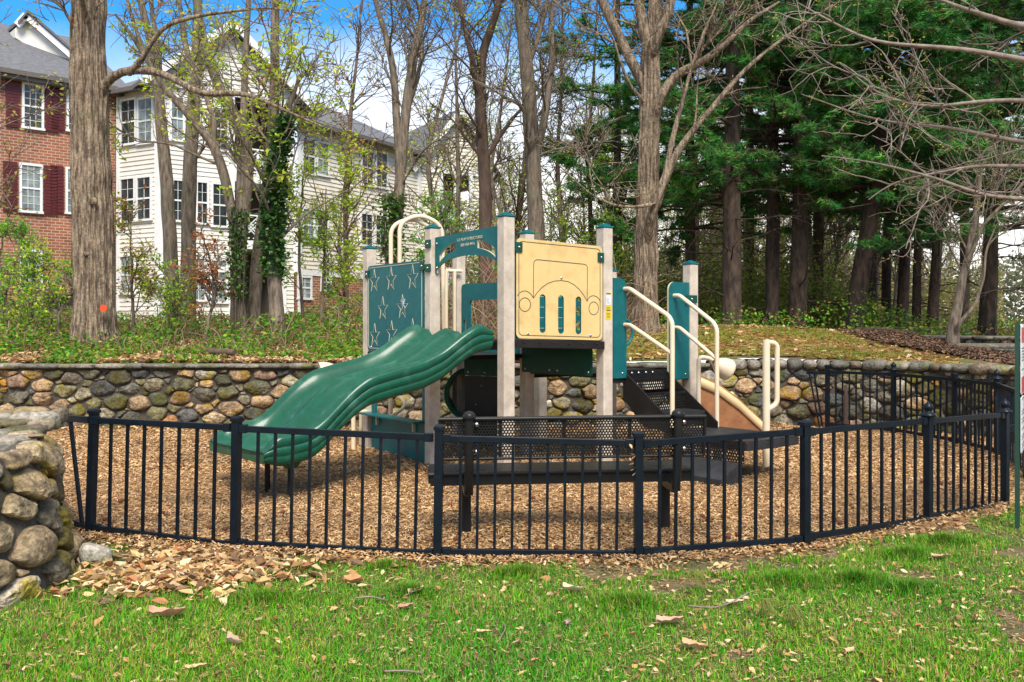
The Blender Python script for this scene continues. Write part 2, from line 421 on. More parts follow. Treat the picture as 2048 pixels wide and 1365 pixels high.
def sheet(name, xs, ys, zf, m):
    X, Y = np.meshgrid(xs, ys, indexing='xy'); Zv = zf(X, Y)
    V = np.stack([X, Y, Zv], -1).reshape(-1, 3); nx, ny = len(xs), len(ys)
    i, j = np.meshgrid(np.arange(ny - 1), np.arange(nx - 1), indexing='ij')
    F = np.stack([i * nx + j, i * nx + j + 1, (i + 1) * nx + j + 1, (i + 1) * nx + j], -1).reshape(-1, 4)
    mb = MB(); mb.add(V, F, smooth=True)
    return kind(mb.build(name, m), "structure")

def hill_mat():
    m = mat("hill_ground", (.20, .12, .06), (.085, .055, .025), 6, .95, .8, 30, c3=(.10, .13, .025), scale3=1.3, t3=(.45, .6)); return m
# upper ground, from the wall line to the horizon
tt = np.concatenate([np.linspace(0, 12, 40), np.linspace(12.8, 40, 26), [50, 65, 90, 130, 200, 350, 800]])
xs = np.concatenate([[-700, -300, -120, -60, -35, -22, -16], np.linspace(-13, 13, 79), [16, 22, 35, 60, 120, 300, 700]])
X, T = np.meshgrid(xs, tt, indexing='xy')
Y = wall_y(X) + T
V = np.stack([X, Y, gz(X, Y)], -1).reshape(-1, 3); nx, ny = len(xs), len(tt)
i, j = np.meshgrid(np.arange(ny - 1), np.arange(nx - 1), indexing='ij')
mb = MB(); mb.add(V, np.stack([i * nx + j, i * nx + j + 1, (i + 1) * nx + j + 1, (i + 1) * nx + j], -1).reshape(-1, 4), smooth=True)
kind(mb.build("terrain", hill_mat()), "structure")
# pale mown strip on the mound above the wall and the bark mulch bed beside it
def patch(name, poly, m, lift, n=26):
    poly = np.array(poly); lo, hi = poly.min(0), poly.max(0)
    gx, gy = np.meshgrid(np.linspace(lo[0], hi[0], n * 2), np.linspace(lo[1], hi[1], n)); pts = np.stack([gx, gy], -1)
    def inside(p):
        c = np.zeros(p.shape[:-1], bool); k = len(poly)
        for a in range(k):
            x1, y1 = poly[a]; x2, y2 = poly[(a + 1) % k]
            c ^= ((y1 > p[..., 1]) != (y2 > p[..., 1])) & (p[..., 0] < (x2 - x1) * (p[..., 1] - y1) / (y2 - y1 + 1e-12) + x1)
        return c
    ii = inside(pts); f = []
    nn = gx.shape[1]
    for a in range(n - 1):
        for b in range(nn - 1):
            if ii[a, b] and ii[a + 1, b] and ii[a, b + 1] and ii[a + 1, b + 1]:
                f.append((a * nn + b, a * nn + b + 1, (a + 1) * nn + b + 1, (a + 1) * nn + b))
    mb = MB(); mb.add(np.stack([gx, gy, gz(gx, gy) + lift], -1).reshape(-1, 3), np.array(f), smooth=True)
    return kind(mb.build(name, m), "structure")
M_MOWN = mat("dry_mossy_turf", (.42, .21, .06), (.25, .22, .03), 11, .95, .8, 60, c3=(.14, .20, .025), scale3=2.2, t3=(.56, .72), stretch=(.8, 2.2, 1))
M_MULCH = mat("dark_bark_mulch", (.17, .095, .05), (.07, .04, .022), 40, .95, .9, 60)
patch("mown_ground", [(1.2, 13.05), (3.9, 13.3), (5.0, 13.05), (5.9, 12.35), (6.35, 11.3), (6.6, 10.0), (8.0, 13.0), (7.4, 15.0), (5.4, 17.3), (2.2, 17.2), (-.2, 15.6)], M_MOWN, .015, 60)
patch("mulch_bed", [(6.3, 17.2), (6.25, 15.6), (6.4, 13.9), (6.65, 12.5), (6.7, 11.9), (7.4, 12.2), (7.6, 13.5), (7.4, 15.4), (6.9, 17.2)], M_MULCH, .06, 60)

fx, fy = FENCE[:, 0], FENCE[:, 1]
def fence_y(x):
    return np.interp(x, np.concatenate([[-12, -4.2], fx, [4.6, 6.0, 12]]), np.concatenate([[5.6, 5.9], fy, [8.0, 8.6, 8.6]]))
def lz(x, y):      # lawn height, gently uneven
    return -.012 + .035 * (fbm(np.stack([x * 1.3, y * 1.3, 0 * x], -1), 3) - .5)
def pz(x, y):      # wood chip floor
    d = y - fence_y(x)
    dip = .07 * np.exp(-((x + 2.4) ** 2 + (y - 7.9) ** 2) / .5) - .03
    return .01 + .05 * (fbm(np.stack([x * .9, y * .9, 0 * x], -1), 9) - .5) - dip * 1.0 - .03 + .025 * (fbm(np.stack([x * 4, y * 4, 0 * x], -1), 19) - .5)
sheet("lawn", np.concatenate([[-600, -100, -30, -12], np.linspace(-6, 6, 97), [12, 30, 100, 600]]), np.concatenate([[-600, -100, -30, -8, 0], np.linspace(2, 9.2, 60)]), lambda x, y: lz(x, y) - .3 * smooth(.05, .5, y - fence_y(x)), M_SOIL)
xs = np.linspace(-9.5, 7.5, 137); u_ = np.linspace(0, 1, 60)
X, U = np.meshgrid(xs, u_, indexing='xy'); y0 = fence_y(X) - .12 - .10 * fbm(np.stack([X * 2, 0 * X, 0 * X], -1), 4)
Y = y0 + (13.4 - y0) * U
Zc = pz(X, Y) + .008 - .05 * np.exp(-(Y - y0) / .10)
V = np.stack([X, Y, Zc], -1).reshape(-1, 3); nx, ny = len(xs), len(u_)
i, j = np.meshgrid(np.arange(ny - 1), np.arange(nx - 1), indexing='ij')
mb = MB(); mb.add(V, np.stack([i * nx + j, i * nx + j + 1, (i + 1) * nx + j + 1, (i + 1) * nx + j], -1).reshape(-1, 4), smooth=True)
kind(mb.build("playground_floor", M_CHIPG), "structure")

# ------------------------------------------------------------------ scatter: chips, grass, dry leaves
def scatter_quads(pos, ln, wd, yaw, pitch, roll, bend, cols):
    """thin bent slips: 6 points each"""
    n = len(pos)
    cy, sy = np.cos(yaw), np.sin(yaw)
    f = np.stack([cy * np.cos(pitch), sy * np.cos(pitch), np.sin(pitch)], -1)
    s_ = np.stack([-sy * np.cos(roll), cy * np.cos(roll), np.sin(roll)], -1)
    u = np.cross(f, s_)
    V = np.empty((n, 6, 3))
    for k, (a, b, c) in enumerate(((-.5, -.5, 0), (0, -.5, 1), (.5, -.5, 0), (.5, .5, 0), (0, .5, 1), (-.5, .5, 0))):
        V[:, k] = pos + f * (a * ln)[:, None] + s_ * (b * wd)[:, None] + u * (c * bend)[:, None]
    F = (np.array([[0, 1, 4, 5], [1, 2, 3, 4]])[None] + (np.arange(n) * 6)[:, None, None]).reshape(-1, 4)
    return V.reshape(-1, 3), F, np.repeat(cols, 6, axis=0)

rg = np.random.default_rng(11)
def pick(pal, n, rg, jit=.2):
    pal = np.array(pal); c = pal[rg.integers(0, len(pal), n)]
    return c * (1 + jit * rg.uniform(-1, 1, (n, 1)))
CHIPPAL = [(.62, .40, .18), (.54, .31, .12), (.70, .49, .26), (.46, .25, .09), (.28, .14, .055), (.58, .36, .16), (.15, .075, .035), (.68, .48, .27), (.50, .29, .12), (.36, .22, .10)]
n = 175000
y = 5.4 + 7.4 * rg.random(n) ** 1.35; x = rg.uniform(-.64, .62, n) * y
ok = (y > fence_y(x) - .10 + .08 * rg.standard_normal(n)) & (np.abs(x) < y * .6 + .3)
x, y = x[ok], y[ok]; n = len(x)
pos = np.stack([x, y, pz(x, y) + .014 + .012 * rg.random(n)], -1)
big = 1 + .35 * (y > 9)
blotch_shade = 1 - .55 * np.exp(-((x + 2.45) ** 2 / .5 + (y - 7.75) ** 2 / .18)) - .3 * smooth(.52, .66, fbm(np.stack([x * .9, y * .9, 0 * x], -1), 55)) - .2 * np.exp(-((x - .4) ** 2 / .8 + (y - 6.6) ** 2 / .08))  # chip tone: random blotches, darker slide exit, bench's shade painted in
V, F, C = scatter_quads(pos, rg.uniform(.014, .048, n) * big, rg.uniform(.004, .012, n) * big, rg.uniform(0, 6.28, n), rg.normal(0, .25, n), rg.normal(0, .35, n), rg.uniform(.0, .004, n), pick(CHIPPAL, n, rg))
C = C * np.repeat(blotch_shade, 6)[:, None]
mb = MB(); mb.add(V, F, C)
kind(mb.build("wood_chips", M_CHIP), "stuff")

# grass blades
n = 230000
y = 3.3 + 4.6 * rg.random(n) ** 1.15; x = rg.uniform(-.64, .64, n) * y
d = fence_y(x) - y
dens = fbm(np.stack([x * 1.5, y * 1.5, 0 * x], -1), 21); fine = vnoise(np.stack([x * 6, y * 6, 0 * x], -1), 23)
lim = .43 + .16 * (1 - smooth(.05, .5, d)) - .12 * smooth(.4, 1.3, d)
lim = lim + .25 * smooth(-1.2, -2.4, x) * (1 - smooth(.5, .95, d))
ok = (d > .05) & (dens * .75 + fine * .25 > lim - .02) & ~((x < -2.62) & (y > 4.48))
x, y, d, dens = x[ok], y[ok], d[ok], dens[ok]
tufts = [(3.05 * .72, 5.0, .16), (.62, 4.75, .2), (1.55, 5.15, .16), (2.5, 5.75, .14), (-.55, 4.95, .12), (-1.3, 4.8, .18), (1.95, 5.15, .15), (-.75, 5.45, .1), (.05, 5.35, .12), (2.9, 6.1, .12)]
tx, ty, th_ = [], [], []
for a, b, r in tufts:
    m = 1500; rr = r * np.abs(rg.standard_normal(m)) * .8; an = rg.uniform(0, 6.28, m)
    tx.append(a + rr * np.cos(an) * 1.4); ty.append(b + rr * np.sin(an) * .8); th_.append(np.clip(2.1 - rr / r * .7, .8, 2.1))
hm = np.concatenate([np.ones(len(x)), *th_]); x = np.concatenate([x, *tx]); y = np.concatenate([y, *ty]); n = len(x)
dens = fbm(np.stack([x * 1.1, y * 1.1, 0 * x], -1), 31)
h = rg.uniform(.018, .05, n) * (.55 + .9 * dens) * hm
yaw = rg.uniform(0, 6.28, n); lean = np.abs(rg.normal(.35, .3, n)); wd = rg.uniform(.0016, .0032, n)
dirx = np.stack([np.cos(yaw), np.sin(yaw), 0 * yaw], -1); sd_ = np.stack([-np.sin(yaw), np.cos(yaw), 0 * yaw], -1)
base = np.stack([x, y, lz(x, y) - .004], -1)
mid = base + dirx * (h * .45 * np.sin(lean))[:, None]; mid[:, 2] += h * .6
tip = base + dirx * (h * 1.1 * np.sin(lean * 1.5))[:, None]; tip[:, 2] += h * np.cos(lean * .8)
V = np.stack([base - sd_ * wd[:, None], base + sd_ * wd[:, None], mid + sd_ * wd[:, None] * .8, mid - sd_ * wd[:, None] * .8, tip], 1)
GP = [(.065, .33, .006), (.10, .43, .008), (.15, .47, .010), (.035, .22, .006), (.24, .50, .015), (.075, .36, .008), (.36, .40, .06), (.44, .36, .13)]
C = pick(GP, n, rg, .25); hue = fbm(np.stack([x * .8, y * .8, 0 * x], -1), 41)[:, None]
C = C * (1 + np.array([1.1, .25, .3]) * (hue - .45)) * np.where(np.arange(n) >= n - 1500 * len(tufts), .8, 1)[:, None]
mb = MB(); k = (np.arange(n) * 5)[:, None]
vv = V.reshape(-1, 3); cc = np.repeat(C, 5, axis=0)
mb.V.append(vv); c4 = np.ones((len(vv), 4)); c4[:, :3] = cc; mb.C.append(c4); mb.n = len(vv)
mb.F.append((k + np.array([[0, 1, 2, 3]]), False, 0)); mb.F.append((k + np.array([[3, 2, 4]]), False, 0))
kind(mb.build("grass", M_GRASS), "stuff")

n = 42000; y = 3.4 + 4.0 * rg.random(n) ** 1.2; x = rg.uniform(-.62, .62, n) * y; ok = (y < fence_y(x) + .02) & ~((x < -2.65) & (y > 4.5)); x, y = x[ok], y[ok]; n = len(x)
V, F, C = scatter_quads(np.stack([x, y, lz(x, y) + .004 + .010 * rg.random(n)], -1), rg.uniform(.012, .05, n), rg.uniform(.002, .006, n), rg.uniform(0, 6.28, n), rg.normal(0, .3, n), rg.normal(0, .5, n), rg.uniform(0, .004, n), pick([(.42, .28, .13), (.55, .42, .2), (.28, .17, .08), (.16, .10, .05), (.36, .30, .10), (.12, .08, .04)], n, rg))
mb = MB(); mb.add(V, F, C); kind(mb.build("thatch", M_CHIP), "stuff")
# dry leaves
LP = [(.62, .42, .19), (.70, .52, .28), (.50, .29, .11), (.46, .20, .08), (.76, .60, .36), (.26, .14, .06), (.66, .47, .21), (.20, .12, .06)]
def leaf_litter(x, y, z, s0, s1, rg, lift=.012):
    n = len(x)
    sz = rg.uniform(s0, s1, n)
    pos = np.stack([x, y, z + lift + .014 * rg.random(n)], -1)
    yaw = rg.uniform(0, 6.28, n); pit = rg.normal(0, .3, n); rol = rg.normal(0, .4, n)
    cy, sy = np.cos(yaw), np.sin(yaw)
    f = np.stack([cy * np.cos(pit), sy * np.cos(pit), np.sin(pit)], -1); s_ = np.stack([-sy * np.cos(rol), cy * np.cos(rol), np.sin(rol)], -1); u = np.cross(f, s_)
    prof = [(-.5, 0, 0), (-.22, -.24, .14), (.12, -.20, .12), (.5, .04, .10), (.15, .2, .12), (-.2, .26, .15), (-.05, 0, 0), (.18, .0, .02)]
    V = np.empty((n, 8, 3)); cu = rg.uniform(-.6, 2.2, n); w2 = rg.uniform(.7, 1.2, n)
    for k, (a, b, c) in enumerate(prof):
        V[:, k] = pos + f * (a * sz)[:, None] + s_ * (b * sz * w2)[:, None] + u * (c * sz * cu)[:, None]
    T = np.array([[0, 1, 6], [1, 2, 6], [2, 7, 6], [2, 3, 7], [3, 4, 7], [4, 6, 7], [4, 5, 6], [5, 0, 6]])
    F = (T[None] + (np.arange(n) * 8)[:, None, None]).reshape(-1, 3)
    return V.reshape(-1, 3), F, np.repeat(pick(LP, n, rg, .2), 8, axis=0)
mb = MB()
n = 2400
x = rg.uniform(-3.3, 4.3, n); off = np.abs(rg.normal(0, .17, n)); y = fence_y(x) - .03 - off
ok = (rg.random(n) < .25 + .75 * smooth(-1.0, -2.0, x) + .2 * smooth(1.5, 3, x)); x, y = x[ok], y[ok]
mb.add(*leaf_litter(x, y, lz(x, y), .025, .07, rg))
n = 1250; x = rg.normal(-1.95, .36, n); y = 5.35 + rg.normal(0, .24, n); ok = (y < fence_y(x)) & (x > -2.75); x, y = x[ok], y[ok]
mb.add(*leaf_litter(x, y, lz(x, y), .04, .105, rg, .02))
n = 2600; y = rg.uniform(3.4, 5.6, n); x = rg.uniform(-.6, .6, n) * y; ok = x > -2.3; x, y = x[ok], y[ok]
mb.add(*leaf_litter(x, y, lz(x, y), .012, .05, rg, .012))
n = 900; x = rg.uniform(-7, 4, n); y = wall_y(x) - np.abs(rg.normal(.1, .25, n)) - .12
mb.add(*leaf_litter(x, y, pz(x, y), .04, .10, rg, .02))
kind(mb.build("leaf_litter", M_LEAFDEAD), "stuff")

# the larger leaves one can pick out on the lawn, each a thing
def big_leaf(name, x, y, size, yaw, col, curl, label, group=None):
    n1 = 9; V, F = [], []
    for i in range(n1):
        t = i / (n1 - 1); wv = .27 * math.sin(math.pi * min(1, t * .95 + .04)) ** .9 * (1 + .30 * math.sin(t * 19))
        for j in range(5):
            b = (j - 2) / 2
            V.append(((t - .5), b * wv, curl * (abs(b) ** 1.6) * .13 * (1 + .5 * math.sin(5 * t + b)) + curl * .35 * (t - .5) ** 2 + .03 * math.sin(7 * t + 3 * b)))
    for i in range(n1 - 1):
        for j in range(4):
            F.append((i * 5 + j, i * 5 + j + 1, (i + 1) * 5 + j + 1, (i + 1) * 5 + j))
    V = np.array(V) * size; c, s_ = math.cos(yaw), math.sin(yaw)
    V = np.stack([V[:, 0] * c - V[:, 1] * s_, V[:, 0] * s_ + V[:, 1] * c, V[:, 2]], -1)
    z = float(lz(np.array(x), np.array(y))) + .03
    mb = MB(); mb.add(V + [x, y, z], F, col, True)
    tube(mb, [np.array([x, y, z + .003]) + np.array([-c, -s_, 0]) * size * .7, np.array([x, y, z + .004]) + np.array([-c, -s_, 0]) * size * .3, np.array([x, y, z + .004])], .0015, 5, col)
    o = mb.build(name, M_LEAFDEAD, origin=(x, y, z))
    return tag(o, label, "leaf", group)
TANL, PINKL, PALEL, REDL = (.66, .46, .27), (.50, .27, .17), (.74, .58, .40), (.34, .11, .05)
for (u, v, sz, yaw, col, curl, lab) in [
    (334, 1240, .17, .3, (.62, .36, .22), 1.2, "large curled tan leaf on the grass, right of the stone pier's foot"),
    (706, 1170, .15, 2.6, (.58, .30, .14), .9, "russet brown leaf half upright in the grass below the slide's end"),
    (1145, 1187, .11, -.3, PALEL, 1.3, "pale folded leaf alone on bright grass below the bench"),
    (812, 1220, .095, .7, (.52, .30, .20), .8, "small smooth pinkish brown leaf in the grass, left of the lawn's centre"),
    (832, 1190, .13, 1.0, PALEL, .9, "long pale beige leaf tilted up beside a twig on the lawn"),
    (1340, 1254, .14, .25, (.66, .42, .30), 1.0, "flat pinkish leaf lying beside the dark tuft of grass"),
    (1390, 1306, .12, -.5, (.66, .40, .22), 1.0, "orange tan leaf near the bottom edge, right of the centre"),
    (468, 1294, .10, -.6, (.55, .40, .28), 1.8, "crumpled leaf with an orange edge near the bottom of the lawn"),
    (392, 1340, .09, .5, (.68, .50, .26), .7, "small yellowish leaf at the bottom edge of the lawn"),
    (1134, 1258, .07, 1.4, (.42, .30, .28), 1.4, "tiny greyish curled leaf standing in the middle of the grass"),
    (1470, 1210, .10, .2, PALEL, .6, "bleached leaf lying on the bare soil by the pine needle sprays"),
    (1700, 1310, .08, .8, TANL, .8, "small tan leaf on the shaded lawn at the lower right"),
    (1880, 1120, .12, .2, (.60, .40, .25), 1.0, "light brown leaf on the grass below the fence's right post"),
    (1770, 1060, .10, 1.1, (.66, .30, .10), 1.0, "orange leaf against the fence's bottom rail on the right"),
    (968, 1275, .07, 0, TANL, .7, "little tan leaf flat in the grass straight below the bench's middle"),
    (590, 1110, .17, 1.3, (.70, .50, .33), .8, "pointed tan leaf standing up beside the second fence post"),
]:
    p = P(u, v, 1820 * CH / (v - HV)); big_leaf("dry_leaf", p[0], p[1], sz, yaw, col, curl, lab, "larger dry leaves on the lawn")
for (uv, r, lab) in [(((712, 1205), (745, 1202), (775, 1210)), .004, "short pale twig on the lawn left of the pointed beige leaf"),
                     (((1378, 1222), (1430, 1226), (1470, 1210), (1497, 1192)), .0045, "long curved pale grey twig on the bare soil"),
                     (((1000, 1290), (1012, 1270), (1006, 1255)), .003, "thin upright brown twig in the middle of the lawn"),
                     (((770, 1352), (810, 1350), (846, 1356)), .004, "straight twig at the bottom edge of the lawn")]:
    pts = np.array([P(u, v, 1820 * CH / (v - HV)) for u, v in uv]); pts[:, 2] = lz(pts[:, 0], pts[:, 1]) + .035
    mb = MB(); tube(mb, fillet(pts, .08, 5), r, 6); tag(mb.build("twig", M_BARKL, origin=pts[0]), lab, "twig", "twigs on the lawn")
# yellowing sprays of pine needles
for u, v, lab in [(1385, 1175, "yellow spray of pine needles nearest the fence"), (1525, 1235, "bushiest green yellow spray of pine needles, right of the curved twig"), (1580, 1250, "small drooping spray of pine needles farthest right")]:
    p = P(u, v, 1820 * CH / (v - HV)); mb = MB(); p[2] = .03
    for _ in range(60):
        a = rg.normal(-1.2, .5); l_ = rg.uniform(.05, .11); q = p + [0, 0, .05] + rg.normal(0, .008, 3)
        e = q + np.array([math.cos(a) * l_, math.sin(a) * l_ * .6, -.045 + rg.normal(0, .01)]); mid = (q + e) / 2 + [0, 0, .022]
        tube(mb, [q, mid, e], [.0016, .0014, .0008], 3, (.38, .40, .10))
    tag(mb.build("pine_needle_spray", M_LEAF, origin=p), lab, "pine sprig", "needle sprays on the lawn")

# prickly brown seed balls on the chips
def seed_ball(p, r):
    mb = MB(); rr = np.random.default_rng(3)
    lathe(mb, p, [(r * math.sin(t), -r * math.cos(t)) for t in np.linspace(.15, 3.0, 7)], 9)
    for _ in range(34):
        d = nrm(rr.standard_normal(3)); s_ = nrm(np.cross(d, [.3, .5, .8])) * r * .16; t_ = np.cross(d, s_)
        mb.add([p + d * r * .9 + s_, p + d * r * .9 - s_ * .5 + t_, p + d * r * .9 - s_ * .5 - t_, p + d * r * 1.45], [(0, 1, 3), (1, 2, 3), (2, 0, 3)])
    return mb
M_BALL = mat("brown_seed_ball", (.16, .05, .025), (.09, .03, .018), 30, .9)
b0 = None
for k in range(62):
    x = rg.uniform(-3.3, 4.3); y = float(fence_y(x)) + rg.uniform(.05, 1.0) ** 1.0 * rg.choice([.5, 1.5, 4.0])
    if y > 11.5: continue
    loc = (x, y, float(pz(np.array(x), np.array(y))) + .035)
    if b0 is None:
        b0 = tag(seed_ball(np.zeros(3), .016).build("seed_ball", M_BALL), "small prickly dark brown seed ball lying on the wood chips", "seed ball", "seed balls scattered over the wood chips"); b0.location = loc
    else:
        dup(b0, loc, rg.uniform(0, 6))

# ------------------------------------------------------------------ rubble walls
STONES = [(.15, .135, .10), (.085, .083, .075), (.13, .12, .06), (.38, .26, .15), (.48, .24, .10), (.42, .39, .33), (.31, .20, .13), (.13, .14, .135), (.19, .17, .08), (.50, .37, .22), (.10, .095, .055), (.30, .27, .20), (.17, .14, .10), (.42, .28, .15), (.11, .105, .085), (.22, .19, .12)]
PIERPAL = [(.24, .18, .10), (.13, .11, .06), (.32, .25, .15), (.10, .085, .055), (.38, .28, .17), (.18, .155, .07), (.42, .36, .27), (.20, .15, .09), (.28, .22, .12)]
class Path:
    def __init__(s, pts):
        s.p = np.asarray(pts, float); d = np.linalg.norm(np.diff(s.p, axis=0), axis=1); s.s = np.concatenate([[0], np.cumsum(d)]); s.L = s.s[-1]
    def at(s, u):
        return np.stack([np.interp(u, s.s, s.p[:, 0]), np.interp(u, s.s, s.p[:, 1])], -1)
    def normal(s, u, side):
        t = nrm(s.at(np.asarray(u) + .12) - s.at(np.asarray(u) - .12)); return side * np.stack([t[..., 1], -t[..., 0]], -1)

def rubble(mb, path, top, side, batter, r0, r1, seed, u0=0, u1=None, gap=.0055, depth=1.0, pal=STONES, aspect=.66):
    """individually shaped stones filling the face of a wall; top(u) is the height"""
    rr = np.random.default_rng(seed); u1 = path.L if u1 is None else u1
    pts, rad = [], []
    tries = int(130 * (u1 - u0) / (r0 + r1))
    for k in range(tries * 6):
        f = k / (tries * 6); r = r1 * (1 - f) ** 1.4 + r0 * (1 - (1 - f) ** 1.4); r *= rr.uniform(.85, 1.1)
        u, v = rr.uniform(u0, u1), rr.uniform(-.02, 1) * top(.5 * (u0 + u1)) * 1.02
        if v > top(u): continue
        if pts:
            A = np.array(pts); d = np.hypot((A[:, 0] - u) * aspect, A[:, 1] - v)
            if (d < (np.array(rad) + r) * .74).any(): continue
        pts.append((u, v)); rad.append(r)
    A, R = np.array(pts), np.array(rad)
    for c in range(len(A)):
        cu, cv = A[c]; H = top(cu)
        S = np.array([(a * aspect, b) for a, b in A]) - [cu * aspect, cv]
        poly = [(-1, -1), (1, -1), (1, 1), (-1, 1)]
        poly = [(max((u0 - cu) * aspect, x * .8), min(max(y * .8, -.06 - cv), H - cv)) for x, y in poly]
        poly = [(min(x, (u1 - cu) * aspect), y) for x, y in poly]
        nb = np.where((np.hypot(S[:, 0], S[:, 1]) < R[c] + R.max() * 2.2 + .15) & (np.arange(len(A)) != c))[0]
        for m in nb:
            dx, dy = S[m]; D = dx * dx + dy * dy; off = .5 * (D + R[c] ** 2 - R[m] ** 2)
            out = []
            for q in range(len(poly)):
                p1, p2 = poly[q], poly[(q + 1) % len(poly)]; a1, a2 = p1[0] * dx + p1[1] * dy - off, p2[0] * dx + p2[1] * dy - off
                if a1 <= 0: out.append(p1)
                if a1 * a2 < 0:
                    t = a1 / (a1 - a2); out.append((p1[0] + t * (p2[0] - p1[0]), p1[1] + t * (p2[1] - p1[1])))
            poly = out
            if len(poly) < 3: break
        if len(poly) < 3: continue
        pl = np.array(poly); cen = pl.mean(0); pl = pl - cen
        na = 28; ang = np.arange(na) * 2 * math.pi / na + rr.uniform(0, .3); rdir = np.stack([np.cos(ang), np.sin(ang)], -1)
        rd = np.full(na, 9.0); chip = 1 - .20 * np.maximum(0, np.cos(ang - rr.uniform(0, 6.28))) ** 6 - .16 * np.maximum(0, np.cos(ang - rr.uniform(0, 6.28))) ** 10 + rr.normal(0, .018, na)
        for q in range(len(pl)):
            p1, p2 = pl[q], pl[(q + 1) % len(pl)]; e = p2 - p1; nn_ = np.array([e[1], -e[0]]); l_ = np.hypot(*nn_)
            if l_ < 1e-6: continue
            nn_ /= l_; o = p1 @ nn_
            if o < 0: nn_, o = -nn_, -o
            o = max(o - gap, .006); dn = rdir @ nn_
            rd = np.where(dn > 1e-3, np.minimum(rd, o / np.maximum(dn, 1e-3)), rd)
        blk = rr.random()
        for _ in range(0 if blk < .6 else 1 if blk < .9 else 2):
            rd = np.minimum(rd, .5 * rd + .25 * (np.roll(rd, 1) + np.roll(rd, -1))) * .5 + .5 * (.5 * rd + .25 * (np.roll(rd, 1) + np.roll(rd, -1)))
        rd = rd * chip; mean = rd.mean()
        if mean < .012: continue
        bul = depth * min(.075, mean * .55) * rr.uniform(.7, 1.2); tilt = rr.normal(0, .16, 2); flat = rr.uniform(2.5, 8)
        col = np.array(pal[rr.integers(len(pal))]) * rr.uniform(.65, 1.3)
        V = []
        rings = [1.0, 1.0, .96, .88, .72, .5, .26, 0]; angular = rr.random() < .68
        for ri, s_ in enumerate(rings):
            if s_ == 0: q2 = np.zeros((1, 2))
            else: q2 = rdir * (rd * s_)[:, None]
            hgt = -.07 if ri == 0 else bul * (1 - s_ ** flat) ** .6
            V.append(np.concatenate([q2, np.full((len(q2), 1), hgt) + (q2 @ tilt)[:, None] * (0 if ri == 0 else 1)], 1))
        V = np.concatenate(V)
        if angular:
            for _ in range(rr.integers(2, 5)):
                th = rr.uniform(0, 6.28); V[na:, 2] -= np.maximum(0, (V[na:, :2] @ [math.cos(th), math.sin(th)]) / mean - rr.uniform(-.1, .6)) * mean * rr.uniform(.12, .42)
        q2 = V[:, :2] + cen
        nz_ = fbm(np.concatenate([q2 * 9, np.full((len(q2), 1), seed + c * 7.3)], 1), 3) - .5
        nf = fbm(np.concatenate([q2 * 32, np.full((len(q2), 1), seed + c * 3.1)], 1), 8) - .5
        V[na:, 2] += (nz_ * mean * .75 + (np.round(nz_ * 7) / 7 - nz_) * mean * .35 + nf * mean * .25)[na:]
        uu, vv = cu + q2[:, 0] / aspect, cv + q2[:, 1]
        b = path.at(uu); nm = path.normal(uu, side); off = V[:, 2] + batter * (H - vv)
        W = np.concatenate([b + nm * off[:, None], vv[:, None]], 1)
        F = []
        for ri in range(len(rings) - 2):
            for k in range(na):
                F.append((ri * na + k, ri * na + (k + 1) % na, (ri + 1) * na + (k + 1) % na, (ri + 1) * na + k))
        ctr = (len(rings) - 1) * na
        F += [((len(rings) - 2) * na + k, (len(rings) - 2) * na + (k + 1) % na, ctr) for k in range(na)]
        mb.add(W, F, col, not angular)

def wall_core(mb, path, top, side, batter, back, u0=0, u1=None, n=60):
    u = np.linspace(u0, path.L if u1 is None else u1, n); b = path.at(u); nm = path.normal(u, side)
    H = np.array([top(a) for a in u]) - .02
    rows = [np.concatenate([b + nm * (batter * (H + .1) - .02)[:, None], np.full((n, 1), -.1)], 1), np.concatenate([b + nm * -.02, H[:, None]], 1),
            np.concatenate([b - nm * back, H[:, None]], 1), np.concatenate([b - nm * back, np.full((n, 1), -.1)], 1)]
    V = np.concatenate(rows); F = [(r * n + k, r * n + k + 1, (r + 1) * n + k + 1, (r + 1) * n + k) for r in range(3) for k in range(n - 1)]
    mb.add(V, F)

def blob(mb, c, ax, ay, az, yaw, seed, col, e=.75, tilt=0):
    """a rounded stone: superellipsoid with noise"""
    th, ph = np.linspace(-math.pi / 2, math.pi / 2, 9), np.arange(18) * 2 * math.pi / 18
    T, Ph = np.meshgrid(th, ph, indexing='ij'); pw = lambda x: np.sign(x) * np.abs(x) ** e
    D = np.stack([pw(np.cos(T)) * pw(np.cos(Ph)), pw(np.cos(T)) * pw(np.sin(Ph)), pw(np.sin(T))], -1).reshape(-1, 3)
    D = D * (1 + .28 * (fbm(D * 1.4 + seed * 3.7, seed) - .5))[:, None] + .04 * (fbm(D * 5 + seed, seed + 3) - .5)[:, None]
    D = D * [ax, ay, az]; D[:, 2] += D[:, 0] * tilt
    cy, sy = math.cos(yaw), math.sin(yaw)
    V = np.stack([D[:, 0] * cy - D[:, 1] * sy, D[:, 0] * sy + D[:, 1] * cy, D[:, 2]], -1) + c
    F = [(i * 18 + k, i * 18 + (k + 1) % 18, (i + 1) * 18 + (k + 1) % 18, (i + 1) * 18 + k) for i in range(8) for k in range(18)]
    mb.add(V, F, col, True)

CAPC = [(.9, .88, .82), (.7, .69, .64), (1.05, 1, .92), (.6, .6, .56), (.85, .78, .68), (.75, .76, .74)]
